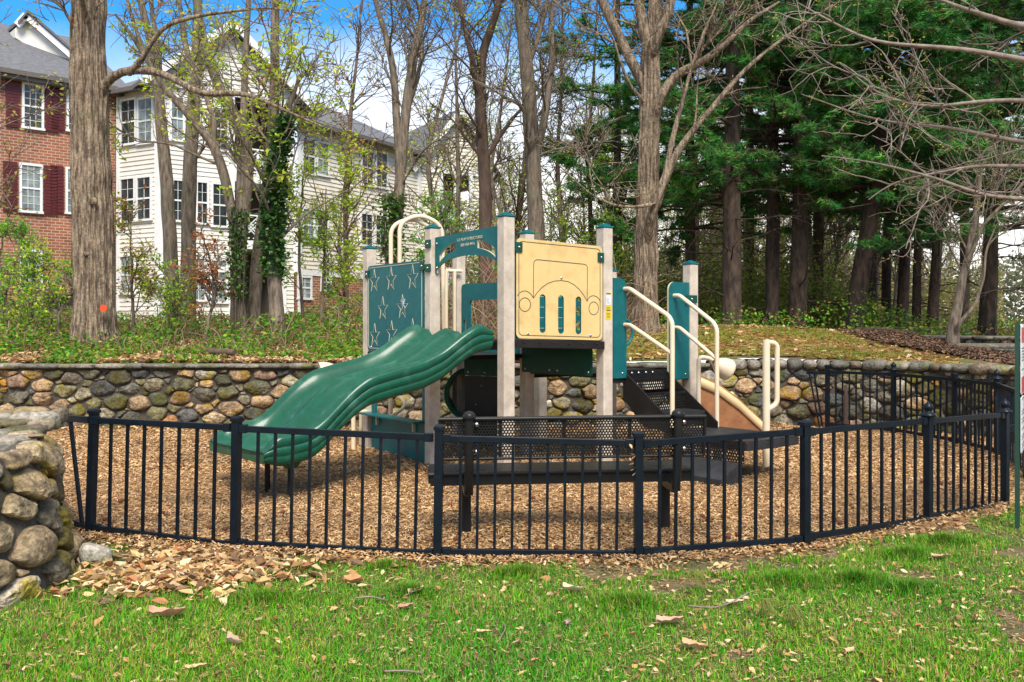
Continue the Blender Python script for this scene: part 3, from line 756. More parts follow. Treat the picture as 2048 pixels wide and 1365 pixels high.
# the long curved wall behind the playground
wp = Path(WALLPATH)
rw = np.random.default_rng(5)
root = thing("retaining_wall", "long curved retaining wall of mixed field stones with grey capstones behind the playground", "stone wall", (0, 12.8, 0))
mb = MB(); rubble(mb, wp, lambda u: .83, 1, .05, .024, .125, 21)
mb.build("stone_face", M_STONE, root)
mb = MB(); wall_core(mb, wp, lambda u: .885, 1, .05, .45); mb.build("wall_core", M_MORTAR, root)
mb = MB(); u = .0; k = 0
while u < wp.L:
    right = u > 12.2
    ln = rw.uniform(.16, .34) if right else rw.uniform(.22, .62)
    b = wp.at(u + ln / 2); nm = wp.normal(u + ln / 2, 1); t = np.array([-nm[1], nm[0]]); yaw = math.atan2(t[1], t[0])
    hh = rw.uniform(.055, .085) if right else rw.uniform(.03, .042)
    colr = np.array(CAPC[rw.integers(6)]) * (1.0 if not right else rw.uniform(.7, 1.3)) * ([1.15, .95, .75] if right and rw.random() < .35 else [1, 1, 1])
    blob(mb, np.array([*(b - nm * .10), .868 + (.02 if right else .012)]), ln * .53, .20, hh, yaw, k, colr, .45 if not right else .7)
    u += ln; k += 1
mb.build("capstones", M_CAP, root)

# the stone pier in the left foreground
pier = Path([(-6.3, 4.62), (-4.5, 4.55), (-3.3, 4.55), (-2.96, 4.62), (-2.78, 4.80), (-2.72, 5.05), (-2.78, 5.35), (-2.96, 5.75), (-3.2, 6.05), (-3.4, 6.3)])
ptop = lambda u: float(np.interp(u, [0, 3, 3.5, 4.1, 4.6, 5.6], [.68, .70, .74, .79, .80, .80]))
root = thing("stone_pier", "rounded end of a thick field stone wall with flat slabs on top, left foreground", "stone wall", (-2.6, 5.0, 0))
mb = MB(); rubble(mb, pier, ptop, 1, .22, .026, .125, 41, u0=1.6, gap=.006, depth=1.1, pal=PIERPAL)
mb.build("stone_face", M_STONE, root)
mb = MB(); wall_core(mb, pier, ptop, 1, .22, .12); mb.build("wall_core", M_MORTAR, root)
mb = MB()
tp = [(-6.3, 4.62), (-3.3, 4.6), (-3.0, 4.7), (-2.82, 4.9), (-2.78, 5.1), (-2.9, 5.5), (-3.1, 5.9), (-3.6, 6.3), (-6.3, 6.3)]
V = [(x, y, .655 + .085 * (y - 4.5)) for x, y in tp]; V += [(x, y, 0) for x, y in tp]; n = len(tp)
mb.add(V, [tuple(range(n))] + [(i, (i + 1) % n, (i + 1) % n + n, i + n) for i in range(n)])
mb.build("rubble_core", M_MORTAR, root)
mb = MB(); k = 0
for yy in np.arange(4.70, 6.3, .145):
    xr = -2.84 - .22 * abs(yy - 5.05) - (.12 if yy < 4.8 else 0) - .04 + rw.normal(0, .03); x = xr + .05
    while x > -4.3:
        ln = rw.uniform(.13, .36); blob(mb, np.array([x - ln / 2, yy + rw.normal(0, .025), .665 + .085 * (yy - 4.5) + rw.normal(0, .012)]), ln * .52, rw.uniform(.07, .10), rw.uniform(.03, .065), rw.normal(.1, .25), 50 + k, np.array(CAPC[rw.integers(6)]) * rw.uniform(.6, 1.7) * rw.choice([(1, 1, 1), (1.15, 1, .8), (1.1, .9, .75)], p=(.5, .3, .2)) if False else np.array(CAPC[rw.integers(6)]) * rw.uniform(.6, 1.7) * np.array([(1, 1, 1), (1.15, 1, .8), (1.2, .9, .7)][rw.integers(3)]), .62, rw.normal(0, .10)); x -= ln * 1.04; k += 1
mb.build("top_slabs", M_CAP, root)

p = P(196, 1122, 5.55)
mb = MB(); blob(mb, np.array([-2.56, 5.60, .035]), .095, .07, .07, .4, 77, (1.5, 1.5, 1.45), .6, -.25)
tag(mb.build("grey_rock", M_CAP, origin=(-2.5, 5.62, 0)), "single grey angular rock among dry leaves beside the leaning fence post", "rock")

# the low wall and slab steps on the slope at the far right
up = Path([(7.0, 17.2), (7.7, 16.3), (8.5, 15.2), (9.2, 13.9), (9.8, 12.4)])
root = thing("retaining_wall", "short rough stone wall on the slope by the slab steps at the far right", "stone wall", (8.4, 15.2, .7))
mb = MB()
class UpMB(MB): pass
rubble(mb, up, lambda u: .52, 1, .05, .05, .12, 63)
for v in mb.V: v[:, 2] += .70
mb.build("stone_face", M_STONE, root)
mb = MB(); wall_core(mb, up, lambda u: .53, 1, .05, .3)
for v in mb.V: v[:, 2] += .70
mb.build("wall_core", M_MORTAR, root)
mb = MB(); u = 0; k = 0
while u < up.L:
    ln = rw.uniform(.2, .4); b = up.at(u + ln / 2); nm = up.normal(u + ln / 2, 1)
    blob(mb, np.array([*(b - nm * .1), 1.235]), ln * .53, .18, .035, math.atan2(nm[0], -nm[1]), 90 + k, CAPC[rw.integers(6)], .5); u += ln; k += 1
mb.build("capstones", M_CAP, root)
root = thing("stone_steps", "flight of flat grey stone slabs climbing the slope at the right edge", "steps", (7.6, 13.2, .7))
for k in range(5):
    mb = MB(); blob(mb, np.array([7.55 + .16 * k, 12.2 + .75 * k, .80 + .075 * k]), .95, .42, .05, .25, 120 + k, CAPC[k % 6], .35); mb.build("step_slab", M_CAP, root)

# ------------------------------------------------------------------ black aluminium fences
def fence_post(root, x, y, zt, lean=(0, 0), wd=.052, finial=False, d=(1, 0)):
    mb = MB(); q = np.array([x + lean[0], y + lean[1], zt])
    beam(mb, (x, y, -.05), q, wd, wd, up=(d[0], d[1], 0)); po = mb.build("post", M_FENCE, root, bevel=.003)
    mb = MB()
    if finial:
        lathe(mb, q, [(.052, -.004), (.058, .002), (.056, .012), (.028, .03), (.024, .036), (.034, .05), (.037, .064), (.030, .082), (.012, .098), (.006, .108), (.0, .112)], 14)
        mb.build("post_finial", M_FENCE, po)
    else:
        fr = FR(q, (1, 0, 0)); a = math.atan2(d[1], d[0]); fr = FR(q, (math.cos(a), math.sin(a), 0))
        V = []
        for s_, h in ((.032, -.012), (.032, .008), (.021, .02)):
            V += [fr(a_ * s_, h, b_ * s_) for a_, b_ in ((-1, -1), (1, -1), (1, 1), (-1, 1))]
        F = [(r * 4 + k, r * 4 + (k + 1) % 4, (r + 1) * 4 + (k + 1) % 4, (r + 1) * 4 + k) for r in range(2) for k in range(4)] + [(3, 2, 1, 0), (8, 9, 10, 11)]
        mb.add(V, F); mb.build("post_cap", M_FENCE, po)
def fence_panel(root, p, q, zb, zt, n, brackets=True, skew=0.0, stub=0):
    """rails between posts p and q with n pickets; zb, zt the rail heights at both ends"""
    p, q = np.array([*p, 0.0]), np.array([*q, 0.0]); d = nrm(q - p); a, b = p + d * .028, q - d * .028
    for zz, hh_ in ((zt, .044), (zb, .042)):
        mb = MB(); beam(mb, a + [0, 0, zz[0]], b + [0, 0, zz[1]], .030, hh_ - .004)
        if brackets:
            for e, s_, k in ((a, 1, 0), (b, -1, 1)):
                beam(mb, e + d * s_ * .002 + [0, 0, zz[k]], e + d * s_ * .055 + [0, 0, zz[k]], .042, .054)
        mb.build("rail", M_FENCE, root, bevel=.003)
    for k in range(n):
        t = (k + 1) / (n + 1); c = a + (b - a) * t; z0, z1 = zb[0] + (zb[1] - zb[0]) * t, zt[0] + (zt[1] - zt[0]) * t
        ext = stub * (1 if k in (5, 6, 7, 8) else .2)
        mb = MB(); beam(mb, c + [0, 0, z0 - .0215 - ext] + d * skew * 0, c + d * skew + [0, 0, z1 - .0215], .0175, .0175, up=tuple(d)); mb.build("picket", M_FENCE, root)
froot = thing("metal_fence", "black metal picket fence sagging along the front edge of the wood chips", "fence", (*FENCE[3], 0))
ZT = [.80, .795, .755, .72, .757, .755, .735]; ZP = [.855, .85, .815, .775, .81, .79, .755]; ZB = [.035, .040, .030, .030, .048, .035, .02]
for k, (x, y) in enumerate(FENCE):
    d = nrm(FENCE[min(k + 1, 6)] - FENCE[max(k - 1, 0)])
    fence_post(froot, x, y, ZP[k], ((.03, 0) if k == 0 else (.012, 0) if k in (1, 2) else (0, 0)), finial=k >= 5, d=d)
for k in range(6):
    fence_panel(froot, FENCE[k], FENCE[k + 1], (ZB[k] + .012, ZB[k + 1]), (ZT[k] - .005, ZT[k + 1] - .0), (7, 10, 10, 9, 9, 9)[k], skew=(.02, .014, .008, .004, 0, 0)[k], stub=.05 if k == 0 else 0)
# the broken end panel that runs back to the stone pier
mb = MB(); a = np.array([-2.95, 6.36, .795]); b = np.array([-3.34, 6.62, .79]); beam(mb, a, b, .04, .044); beam(mb, b, b + [0, 0, -.09], .04, .04)
mb.build("rail", M_FENCE, froot); mb = MB(); beam(mb, a - [.02, -.02, .755], np.array([-3.12, 6.5, .05]), .04, .04)
mb.build("rail", M_FENCE, froot)
mb = MB(); beam(mb, (-3.15, 6.49, .78), (-3.03, 6.42, .03), .022, .022); mb.build("picket", M_FENCE, froot)

broot = thing("metal_fence", "black metal fence standing in front of the stone wall at the right of the playground", "fence", (5.2, 11.2, 0))
BF = [(4.42, 12.75), (5.06, 12.07), (5.34, 10.98), (5.36, 10.06), (4.86, 8.60), (4.45, 7.55)]
for k, (x, y) in enumerate(BF):
    d = nrm(np.array(BF[min(k + 1, 5)]) - np.array(BF[max(k - 1, 0)])); fence_post(broot, x, y, .86 if k else .88, finial=k in (1, 3, 5), d=d)
for k, nn_ in enumerate((8, 9, 9, 11, 9)):
    fence_panel(broot, BF[k], BF[k + 1], (.07, .07), (.80, .80), nn_, skew=0)
mb = MB(); beam(mb, (4.38, 12.78, .78), (4.18, 12.9, .78), .035, .04); mb.build("rail", M_FENCE, broot)
for x0, x1 in ((4.20, 4.33), (4.27, 4.37)):
    mb = MB(); beam(mb, (x0, 12.86, .78), (x1, 12.8, 0), .022, .022); mb.build("picket", M_FENCE, broot)
mb = MB(); tube(mb, [(4.63, 12.62, .0), (4.66, 12.7, .62)], [.03, .022], 7); tag(mb.build("wooden_stake", M_BARKR, origin=(4.63, 12.62, 0)), "rough reddish wooden stake leaning behind the right fence", "stake")

# gate latch on the corner post and a dead-leaf clump caught on a post
g = nrm(np.array([4.45, 7.55, 0]) - np.array([3.976, 7.34, 0]))
mb = MB(); c0_ = np.array([3.976, 7.34, .62]); beam(mb, c0_ + g * .03, c0_ + g * .15, .03, .05); beam(mb, c0_ + g * .1 + [0, 0, .03], c0_ + g * .1 + [0, 0, -.12], .02, .03)
mb.build("gate_latch", M_FENCE, froot)
mb = MB(); rr = np.random.default_rng(8)
for k in range(9):
    z = .70 - k * .022; mb.add(*leaf_litter(np.array([.748 + rr.normal(0, .006)]), np.array([5.652]), np.array([z]), .03, .045, rr, 0))
tag(mb.build("dead_leaf_clump", M_LEAFDEAD, origin=(.748, 5.65, .68)), "clump of dead tan leaves caught at the top of a front fence post", "leaf clump")

# ------------------------------------------------------------------ bench
ba = R_(6.5); EX = np.array([math.cos(ba), math.sin(ba), 0]); FW = np.array([-math.sin(ba), math.cos(ba), 0])
BO = np.array([-.475, 6.00, 0]) ; bf = FR(BO, EX, FW)          # a along the bench, c towards the playground
broot = thing("park_bench", "black perforated steel bench with a long backrest facing the playground behind the fence", "bench", BO)
mb = MB(); W = 1.80
bkf = FR(BO + FW * .02 + Z3 * .575, EX, FW + Z3 * 0, up=Z3 - FW * .10)
perforated(mb, bkf, W, .255, .021, .0068)
tube(mb, [bkf(-.005, .262, 0), bkf(W + .005, .262, 0)], .016, 10); tube(mb, [bkf(0, -.006, 0), bkf(W, -.006, 0)], .010, 10)
tube(mb, [bkf(0, -.006, 0), bkf(0, .262, 0)], .012, 8); tube(mb, [bkf(W, -.006, 0), bkf(W, .262, 0)], .012, 8)
for a in (.40, .83, 1.28):
    fbox(mb, bkf, a - .012, a + .012, 0, .25, .004, .012)
mb.build("backrest", M_BLACKVINYL, broot)
mb = MB(); stf = FR(BO + FW * .16 + Z3 * .455 - EX * .06, EX, Z3, up=FW)      # a along, b = depth, c up
W2 = 1.82
perforated(mb, stf, W2, .36, .03, .006)
for b_ in (0, .36):
    tube(mb, [stf(-.01, b_, -.01), stf(W2 + .01, b_, -.01)], .018, 10)
fbox(mb, stf, 0, W2, -.008, .012, -.085, -.01); fbox(mb, stf, 0, W2, .350, .366, -.085, -.01)
fbox(mb, stf, -.012, .006, 0, .36, -.07, -.008); fbox(mb, stf, W2 - .006, W2 + .012, 0, .36, -.07, -.008)
mb.build("seat", M_BLACKVINYL, broot)
for a in (.19, 1.60):
    mb = MB()
    pts = fillet([bf(a, .85, -.045), bf(a, .62, -.04), bf(a, .34, .0), bf(a, .335, .17), bf(a, .36, .34)], .16, 8)
    tube(mb, pts, .031, 12); sup = mb.build("support_arm", M_BLACKVINYL, broot)
    mb = MB(); tube(mb, [bf(a, .36, .26), bf(a, -.05, .26)], .034, 12); fbox(mb, bf, a - .03, a + .03, .33, .375, .0, .34); mb.build("leg", M_BLACKVINYL, broot)
    mb = MB(); c = bf(a, .855, -.045); lathe(mb, c, [(.042, -.012), (.045, 0), (.04, .018), (.026, .032), (.006, .039)], 14); mb.build("post_cap", M_BLACKVINYL, sup)
    mb = MB()
    for b_ in (.80, .62):
        lathe(mb, bf(a + .05, b_, -.012), [(.012, 0), (.017, .004), (.014, .012), (.004, .014)], 10, axis=-FW)
    mb.build("bolt", M_STEEL, sup)

# ------------------------------------------------------------------ rule sign by the gate
sroot = thing("notice_sign", "green steel post with two narrow-looking white rule signs at the right edge", "sign", (3.66, 6.56, 0))
sa = R_(58); se = np.array([math.cos(sa), math.sin(sa), 0]); sf = FR((3.66, 6.56, 0), se, np.array([math.sin(sa), -math.cos(sa), 0]))
M_SIGNPOST = mat("dark_green_sign_post", (.01, .05, .03), None, 8, .5); M_SIGNW = mat("white_sign_face", (.72, .73, .72), (.62, .63, .62), 4, .4)
M_SIGNR = mat("sign_red", (.45, .03, .03), None, 8, .45); M_SIGNB = mat("sign_print_grey", (.16, .17, .19), None, 8, .5)
mb = MB(); fbox(mb, sf, -.03, .03, -.1, 1.47, -.03, -.024); fbox(mb, sf, -.03, -.024, -.1, 1.47, -.024, .0); fbox(mb, sf, .024, .03, -.1, 1.47, -.024, .0); mb.build("post", M_SIGNPOST, sroot)
for (b0_, b1_, nm, rows) in ((.955, 1.465, "rules_board", [(1.33, 1.44, 1), (1.19, 1.30, 0), (1.12, 1.16, 0), (.965, 1.08, 1)]), (.53, .935, "notice_board", [(.915, .925, 0), (.80, .845, 0), (.74, .785, 0), (.69, .72, 0), (.62, .665, 0), (.56, .605, 0), (.54, .545, 0)])):
    mb = MB(); prism(mb, sf, rrect(-.02, .30, b0_, b1_, .02), (), .006, .012); bd = mb.build(nm, M_SIGNW, sroot)
    m1, m2 = MB(), MB(); rr = np.random.default_rng(4)
    for (z0, z1, red) in rows:
        if red: fbox(m1, sf, -.01, .29, z0, z1, .0125, .0145)
        elif z1 - z0 < .02: fbox(m2, sf, -.005, .285, z0, z1, .0125, .0135)
        else:
            nn_ = max(1, int((z1 - z0) / .022))
            for q in range(nn_):
                zz = z0 + (q + .2) * (z1 - z0) / nn_; a = .01
                while a < .26:
                    l_ = rr.uniform(.012, .04); fbox(m2, sf, a, a + l_, zz, zz + .011, .0125, .0135); a += l_ + .008
    if m1.n: m1.build("red_band", M_SIGNR, bd)
    m2.build("printed_lines", M_SIGNB, bd)

# ------------------------------------------------------------------ playground structure
pA, pB, pC, pD = np.array([-1.67, 10.68, 0]), np.array([-.83, 9.5, 0]), np.array([-.057, 8.6, 0]), np.array([.945, 9.3, 0])
pE, pI, pG, pF = np.array([-.66, 11.3, 0]), np.array([.17, 10.3, 0]), np.array([1.17, 10.9, 0]), np.array([1.98, 10.1, 0])
play = thing("playground_structure", "large play structure with green double slide, teal and yellow panels and beige posts", "playground", (0, 9.8, 0))
PA = R_(35); PX = np.array([math.cos(PA), math.sin(PA), 0])
def play_post(p, zt, base=-.1):
    mb = MB(); fr = FR(p, PX); h = .062
    fbox(mb, fr, -h, h, base, zt - .012, -h, h); po = mb.build("post", M_POST, play, bevel=.012)
    mb = MB(); fbox(mb, fr, -h - .008, h + .008, zt - .012, zt + .006, -h - .008, h + .008); fbox(mb, fr, -.045, .045, zt + .006, zt + .022, -.045, .045); fbox(mb, fr, -.022, .022, zt + .022, zt + .034, -.022, .022)
    mb.build("post_cap", M_TEALCAP, po, bevel=.006)
    return po
for p, z in ((pA, 2.36), (pB, 2.475), (pC, 2.49), (pE, 2.36), (pI, 2.50), (pG, 2.11), (pF, 2.14), (np.array([.36, 11.55, 0]), 2.05)):
    play_post(p, z)
post_d = play_post(pD, 2.46)
# warning stickers on post D
M_STKW = mat("white_sticker", (.70, .72, .74), None, 8, .4); M_STKY = mat("yellow_sticker", (.75, .55, .02), None, 8, .4); M_STKK = mat("sticker_print", (.03, .03, .03), None, 8, .5)
sfr = FR(pD, PX); mb = MB(); fbox(mb, sfr, -.035, .035, 1.66, 1.765, .063, .0642); lb = mb.build("warning_label", M_STKW, post_d)
mb = MB(); fbox(mb, sfr, -.036, .036, 1.515, 1.655, .063, .0642); fbox(mb, sfr, -.035, .035, 1.767, 1.785, .063, .0642); mb.build("yellow_label", M_STKY, post_d)
mb = MB()
for z in (1.602, 1.772):
    fbox(mb, sfr, -.028, .028, z, z + .009, .0645, .0652)
for z in (1.53, 1.545, 1.56, 1.575, 1.62, 1.635, 1.68, 1.70, 1.72):
    fbox(mb, sfr, -.028, .02 - .01 * (int(z * 1000) % 3), z, z + .004, .0645, .0652)
mb.build("label_print", M_STKK, post_d)

def bolt(mb, fr, a, b, c, r=.013):
    lathe(mb, fr(a, b, c), [(r, 0), (r * .95, .004), (r * .6, .009), (r * .2, .011)], 10, axis=fr.n)
def clip(parent, fr, a0, a1, b0, b1, c):
    mb = MB(); fbox(mb, fr, a0, a1, b0, b1, c, c + .012); ob = mb.build("clip", M_DKGREEN, parent, bevel=.003)
    mb = MB(); bolt(mb, fr, (a0 + a1) / 2, (b0 + b1) / 2, c + .012); mb.build("bolt", M_STEEL, ob if parent is play else parent)
def groove(mb, fr, pts, c, r=.0035, close=False):
    pts = list(pts) + ([pts[0]] if close else [])
    A = np.array(pts, float); tube(mb, fr(A[:, 0], A[:, 1], c), r, 6, caps=True)

# decks
M_SHEET = M_DECK
def deck(poly, z, name="deck"):
    mb = MB(); V = [np.array([p[0], p[1], z]) for p in poly] + [np.array([p[0], p[1], z - .045]) for p in poly]; n = len(poly)
    mb.add(V, [tuple(range(n)), tuple(range(2 * n - 1, n - 1, -1))] + [(i, i + n, (i + 1) % n + n, (i + 1) % n) for i in range(n)])
    mb.build(name, M_SHEET, play)
deck([pA, pB, pI, pE], 1.13); deck([pB, pC, pD, pI], 1.31); deck([pI, pD, pF, pG], .955)
def dbeam(p, q, z0, z1, out=.03, bolts=6):
    fr = FR(p, q - p); Ln = np.linalg.norm(q - p); mb = MB(); fbox(mb, fr, .06, Ln - .06, z0, z1, -.03, out); b_ = mb.build("deck_beam", M_DECK, play, bevel=.004)
    if bolts:
        mb = MB()
        for k in range(bolts): bolt(mb, fr, .16 + k * (Ln - .32) / max(1, bolts - 1), (z0 + z1) / 2 + .01, out, .010)
        mb.build("bolt", M_BLACKVINYL, b_)
dbeam(pC, pD + [0, 0, -.035], 1.245, 1.325, .075); dbeam(pA, pB, 1.06, 1.15, .06); dbeam(pB, pC, 1.22, 1.30, .03, 0); dbeam(pB, pI, 1.22, 1.30, .03, 0); dbeam(pE, pI, 1.05, 1.13, .03, 0); dbeam(pD, pF, .86, .95, .03, 0); dbeam(pI, pG, .86, .95, .03, 0); dbeam(pG, pF, .86, .95, .03, 0)

# star panel
fA = FR(pA, pB - pA); La = np.linalg.norm(pB - pA)
mb = MB(); prism(mb, fA, rrect(.075, La - .085, 1.165, 2.14, .06), (), .045, .065); star_p = mb.build("star_panel", M_TEAL, play, bevel=.003)
mb = MB(); groove(mb, fA, rrect(.10, La - .11, 1.19, 2.115, .05), .0655, .0035, True); mb.build("border_groove", M_GROOVE_LT, star_p)
for k, (x, y) in enumerate(((213, 610), (362, 590), (540, 570), (290, 845), (458, 830), (217, 1075), (367, 1055), (540, 1040))):
    a = .075 + (x - 150) / 470 * (La - .16); top, bot = 485 - (x - 150) / 470 * 75, 1197 + (x - 150) / 470 * 27
    b = 1.165 + (bot - y) / (bot - top) * .975; pts = []
    for q in range(10):
        r = .132 if q % 2 == 0 else .05; t = R_(90 + 36 * q); pts.append((a + r * math.cos(t) * .98, b + r * math.sin(t) * (1.08 if q % 2 == 0 else 1)))
    mb = MB(); groove(mb, fA, pts, .0655, .0034, True); mb.build("engraved_star", M_GROOVE_LT, star_p)
M_SCRIB = mat("white_marker_scribble", (.6, .6, .68), None, 8, .6)
rr = np.random.default_rng(2); mb = MB(); a = .075 + (455 - 150) / 470 * (La - .16)
pts = [(a + rr.normal(0, .035), 1.70 + rr.normal(0, .035)) for _ in range(14)]; groove(mb, fA, pts, .066, .004); mb.build("marker_scribble", M_SCRIB, star_p)
clip(star_p, fA, .03, .115, 2.00, 2.09, .068); clip(star_p, fA, La - .135, La - .05, 2.03, 2.12, .068)
mb = MB(); bolt(mb, fA, .17, 1.205, .066); mb.build("bolt", M_STEEL, star_p)

# arch panel with its lettering
fB = FR(pB, pC - pB); Lb = np.linalg.norm(pC - pB); a0, a1, mid = .06, Lb - .06, Lb / 2
hw, hh, zb = (a1 - a0) / 2 - .03, .155, 1.995
arc = [(mid + hw * math.cos(t), zb + hh * math.sin(t) ** .9) for t in np.linspace(math.pi, 0, 28)]
outer = [(a0, 2.365), (a0, zb)] + arc + [(a1, zb), (a1, 2.405)]
def slot(t0, t1):
    i_ = [(mid + (hw * .94) * math.cos(t), zb + .055 + (hh + .02) * math.sin(t)) for t in np.linspace(t0, t1, 10)]
    o_ = [(mid + (hw * .94) * math.cos(t), zb + .12 + (hh + .04) * math.sin(t)) for t in np.linspace(t1, t0, 10)]
    return i_ + o_
mb = MB(); prism(mb, fB, outer[::-1], [slot(R_(162), R_(112)), slot(R_(68), R_(18))], -.012, .012, edge_mat=1); arch = mb.build("arch_panel", [M_TEAL, M_GROOVE_LT], play)
for txt, b, sz in (("EAGLE PLAY STRUCTURES", 2.300, .036), ("800 450 4416", 2.245, .036)):
    cu = bpy.data.curves.new("panel_lettering", 'FONT'); cu.body, cu.size, cu.align_x, cu.extrude = txt, sz * 1.15, 'CENTER', .001
    cu.materials.append(M_GROOVE_LT); to = bpy.data.objects.new("panel_lettering", cu); COL.objects.link(to); to.parent = arch
    from mathutils import Matrix
    o_ = fB(mid + .02, b, .0135) - root_loc(play); ex, up, nn_ = fB.ex, fB.up, fB.n
    ex = nrm(ex + up * .03)
    to.matrix_local = Matrix(((ex[0], up[0], nn_[0], o_[0]), (ex[1], up[1], nn_[1], o_[1]), (ex[2], up[2], nn_[2], o_[2]), (0, 0, 0, 1)))
    bpy.context.view_layer.update(); me = bpy.data.meshes.new_from_object(to.evaluated_get(bpy.context.evaluated_depsgraph_get())); tm = bpy.data.objects.new("lettering", me); COL.objects.link(tm); tm.parent = arch; tm.matrix_local = to.matrix_local.copy(); bpy.data.objects.remove(to)
for z in (2.30, 2.05):
    clip(arch, fB, -.02, .075, z - .045, z + .04, .072)
    mb = MB(); bolt(mb, fB, .095, z, .013); mb.build("bolt", M_STEEL, arch)

# yellow car panel
Dq = pD + np.array([0, 0, -.035]); fC = FR(pC, Dq - pC, np.cross(nrm(pD - pC), Z3)); Lc = np.linalg.norm(pD - pC)
ca0, ca1, cb0, cb1 = .078, Lc - .078, 1.335, 2.285
def cpt(x, y):
    t = (x - 235) / 720; return (ca0 + t * (ca1 - ca0), cb0 + (1088 + 17 * t - y) / ((1088 + 17 * t) - (245 + 55 * t)) * (cb1 - cb0))
slots = []
for xc, yt, yb in ((445, 715, 1043), (597, 722, 1050), (745, 730, 1055)):
    (l, t_), (r_, b_) = cpt(xc - 24, yt), cpt(xc + 24, yb); slots.append(rrect(l, r_, b_, t_, (r_ - l) * .49, 6))
mb = MB(); prism(mb, fC, rrect(ca0, ca1, cb0, cb1, .05), slots, .035, .058, edge_mat=1); car = mb.build("car_panel", [M_YELLOW, M_TEAL], play)
def arcpts(c, rx, ry, t0, t1, n=18):
    return [cpt(c[0] + rx * math.cos(R_(t)), c[1] - ry * math.sin(R_(t))) for t in np.linspace(t0, t1, n)]
lines = [rrect(ca0 + .03, ca1 - .03, cb0 + .03, cb1 - .03, .04) + [(ca1 - .07, cb0 + .03)],
         [cpt(370, 750), cpt(373, 460)] + [cpt(x, y) for x, y in ((378, 440), (390, 428), (405, 425))] + [cpt(795, 455), cpt(813, 462), cpt(822, 478), cpt(823, 500), cpt(820, 772)],
         [cpt(x, y) for x, y in ((370, 750), (400, 703), (440, 658), (490, 622), (545, 602), (600, 597), (655, 605), (705, 630), (750, 668), (790, 718), (820, 772))],
         [cpt(x, y) for x, y in ((243, 735), (258, 708), (285, 692), (310, 690), (335, 702), (355, 722), (370, 750))],
         [cpt(x, y) for x, y in ((820, 772), (832, 745), (852, 727), (878, 722), (905, 732), (925, 750), (938, 772))],
         arcpts((303, 805), 45, 57, 0, 360, 28), arcpts((878, 831), 42, 55, 0, 360, 28)]
for ln in lines:
    mb = MB(); groove(mb, fC, ln, .0583, .0034); mb.build("outline_groove", M_GROOVE_DK, car)
mb = MB()
for x, y in ((600, 575), (327, 1048), (850, 1062)):
    a, b = cpt(x, y); bolt(mb, fC, a, b, .058, .014)
mb.build("bolt", M_STEEL, car)
for s_, zz in ((ca0 - .015, 2.20), (ca1 - .065, 2.175)):
    clip(car, fC, s_, s_ + .08, zz - .05, zz + .045, .060)
# the play panel seen through the slots (teal, with ladder slots and round holes)
fI = FR(pI, pG - pI); Li = np.linalg.norm(pG - pI)
mb = MB(); prism(mb, fI, rrect(.08, Li - .08, 1.30, 1.95, .05), [[(Li * .62 + .06 * math.cos(t), z + .06 * math.sin(t)) for t in np.linspace(0, 5.9, 14)] for z in (1.45, 1.62, 1.79)], -.012, .012); pnl = mb.build("play_panel", M_TEAL, play)
mb = MB()
for z in (1.42, 1.54, 1.66, 1.78):
    groove(mb, fI, [(.12, z), (Li * .45, z)], .013, .003)
mb.build("border_groove", M_GROOVE_LT, pnl)

# dark panels and crawl tube under the decks
fk = FR(pI, pD - pI); Lk_ = np.linalg.norm(pD - pI); mb = MB(); prism(mb, fk, rrect(.02, Lk_ - .1, .93, 1.22, .02), (), .07, .09); kp = mb.build("riser_panel", M_DKGREEN, play)
mb = MB()
for a in (.08, .50, .63, 1.12): bolt(mb, fk, a, .97, .09, .014)
mb.build("bolt", M_STEEL, kp)
fq = FR((-.56, 10.85, 0), (.46, -.30, 0)); mb = MB(); prism(mb, fq, rrect(.0, .62, .86, 1.12, .02), (), 0, .02); kp = mb.build("riser_panel", M_DKGREEN, play)
mb = MB(); bolt(mb, fq, .06, .90, .02, .014); bolt(mb, fq, .30, .90, .02, .014); mb.build("bolt", M_STEEL, kp)
mb = MB(); prism(mb, fq, rrect(.0, .50, -.05, .855, .02), (), -.02, .0); kp = mb.build("climbing_wall_panel", M_BLACKVINYL, play)
mb = MB()
for a, b in ((.24, .74), (.16, .52), (.10, .28)): bolt(mb, fq, a, b, .0, .010)
mb.build("bolt", M_STEEL, kp)
mb = MB(); c = np.array([-.50, 11.05, .62]); ax = nrm(np.array([.10, .99, 0]))
for r, s_ in ((.31, 1), (.285, -1)):
    k = 36; t = np.arange(k) * 2 * math.pi / k; u_ = np.array([ax[1], -ax[0], 0]); rg_ = [c + ax * h + r * (np.cos(t)[:, None] * u_ + np.sin(t)[:, None] * Z3) for h in np.linspace(0, .8, 5)]
    V = np.concatenate(rg_); mb.add(V, np.array([(i * k + j, i * k + (j + 1) % k, (i + 1) * k + (j + 1) % k, (i + 1) * k + j) for i in range(4) for j in range(k)]), smooth=True)
V = np.concatenate([c + .325 * (np.cos(t)[:, None] * u_ + np.sin(t)[:, None] * Z3), c + .280 * (np.cos(t)[:, None] * u_ + np.sin(t)[:, None] * Z3)]); V = np.concatenate([V, V - ax * .03])
mb.add(V, np.array([(j + k * 2, (j + 1) % k + k * 2, k * 3 + (j + 1) % k, k * 3 + j) for j in range(k)] + [(j, (j + 1) % k, k * 2 + (j + 1) % k, k * 2 + j) for j in range(k)] + [(k + j, k + (j + 1) % k, k * 3 + (j + 1) % k, k * 3 + j) for j in range(k)]))
mb.build("crawl_tube", M_SLIDE, play)

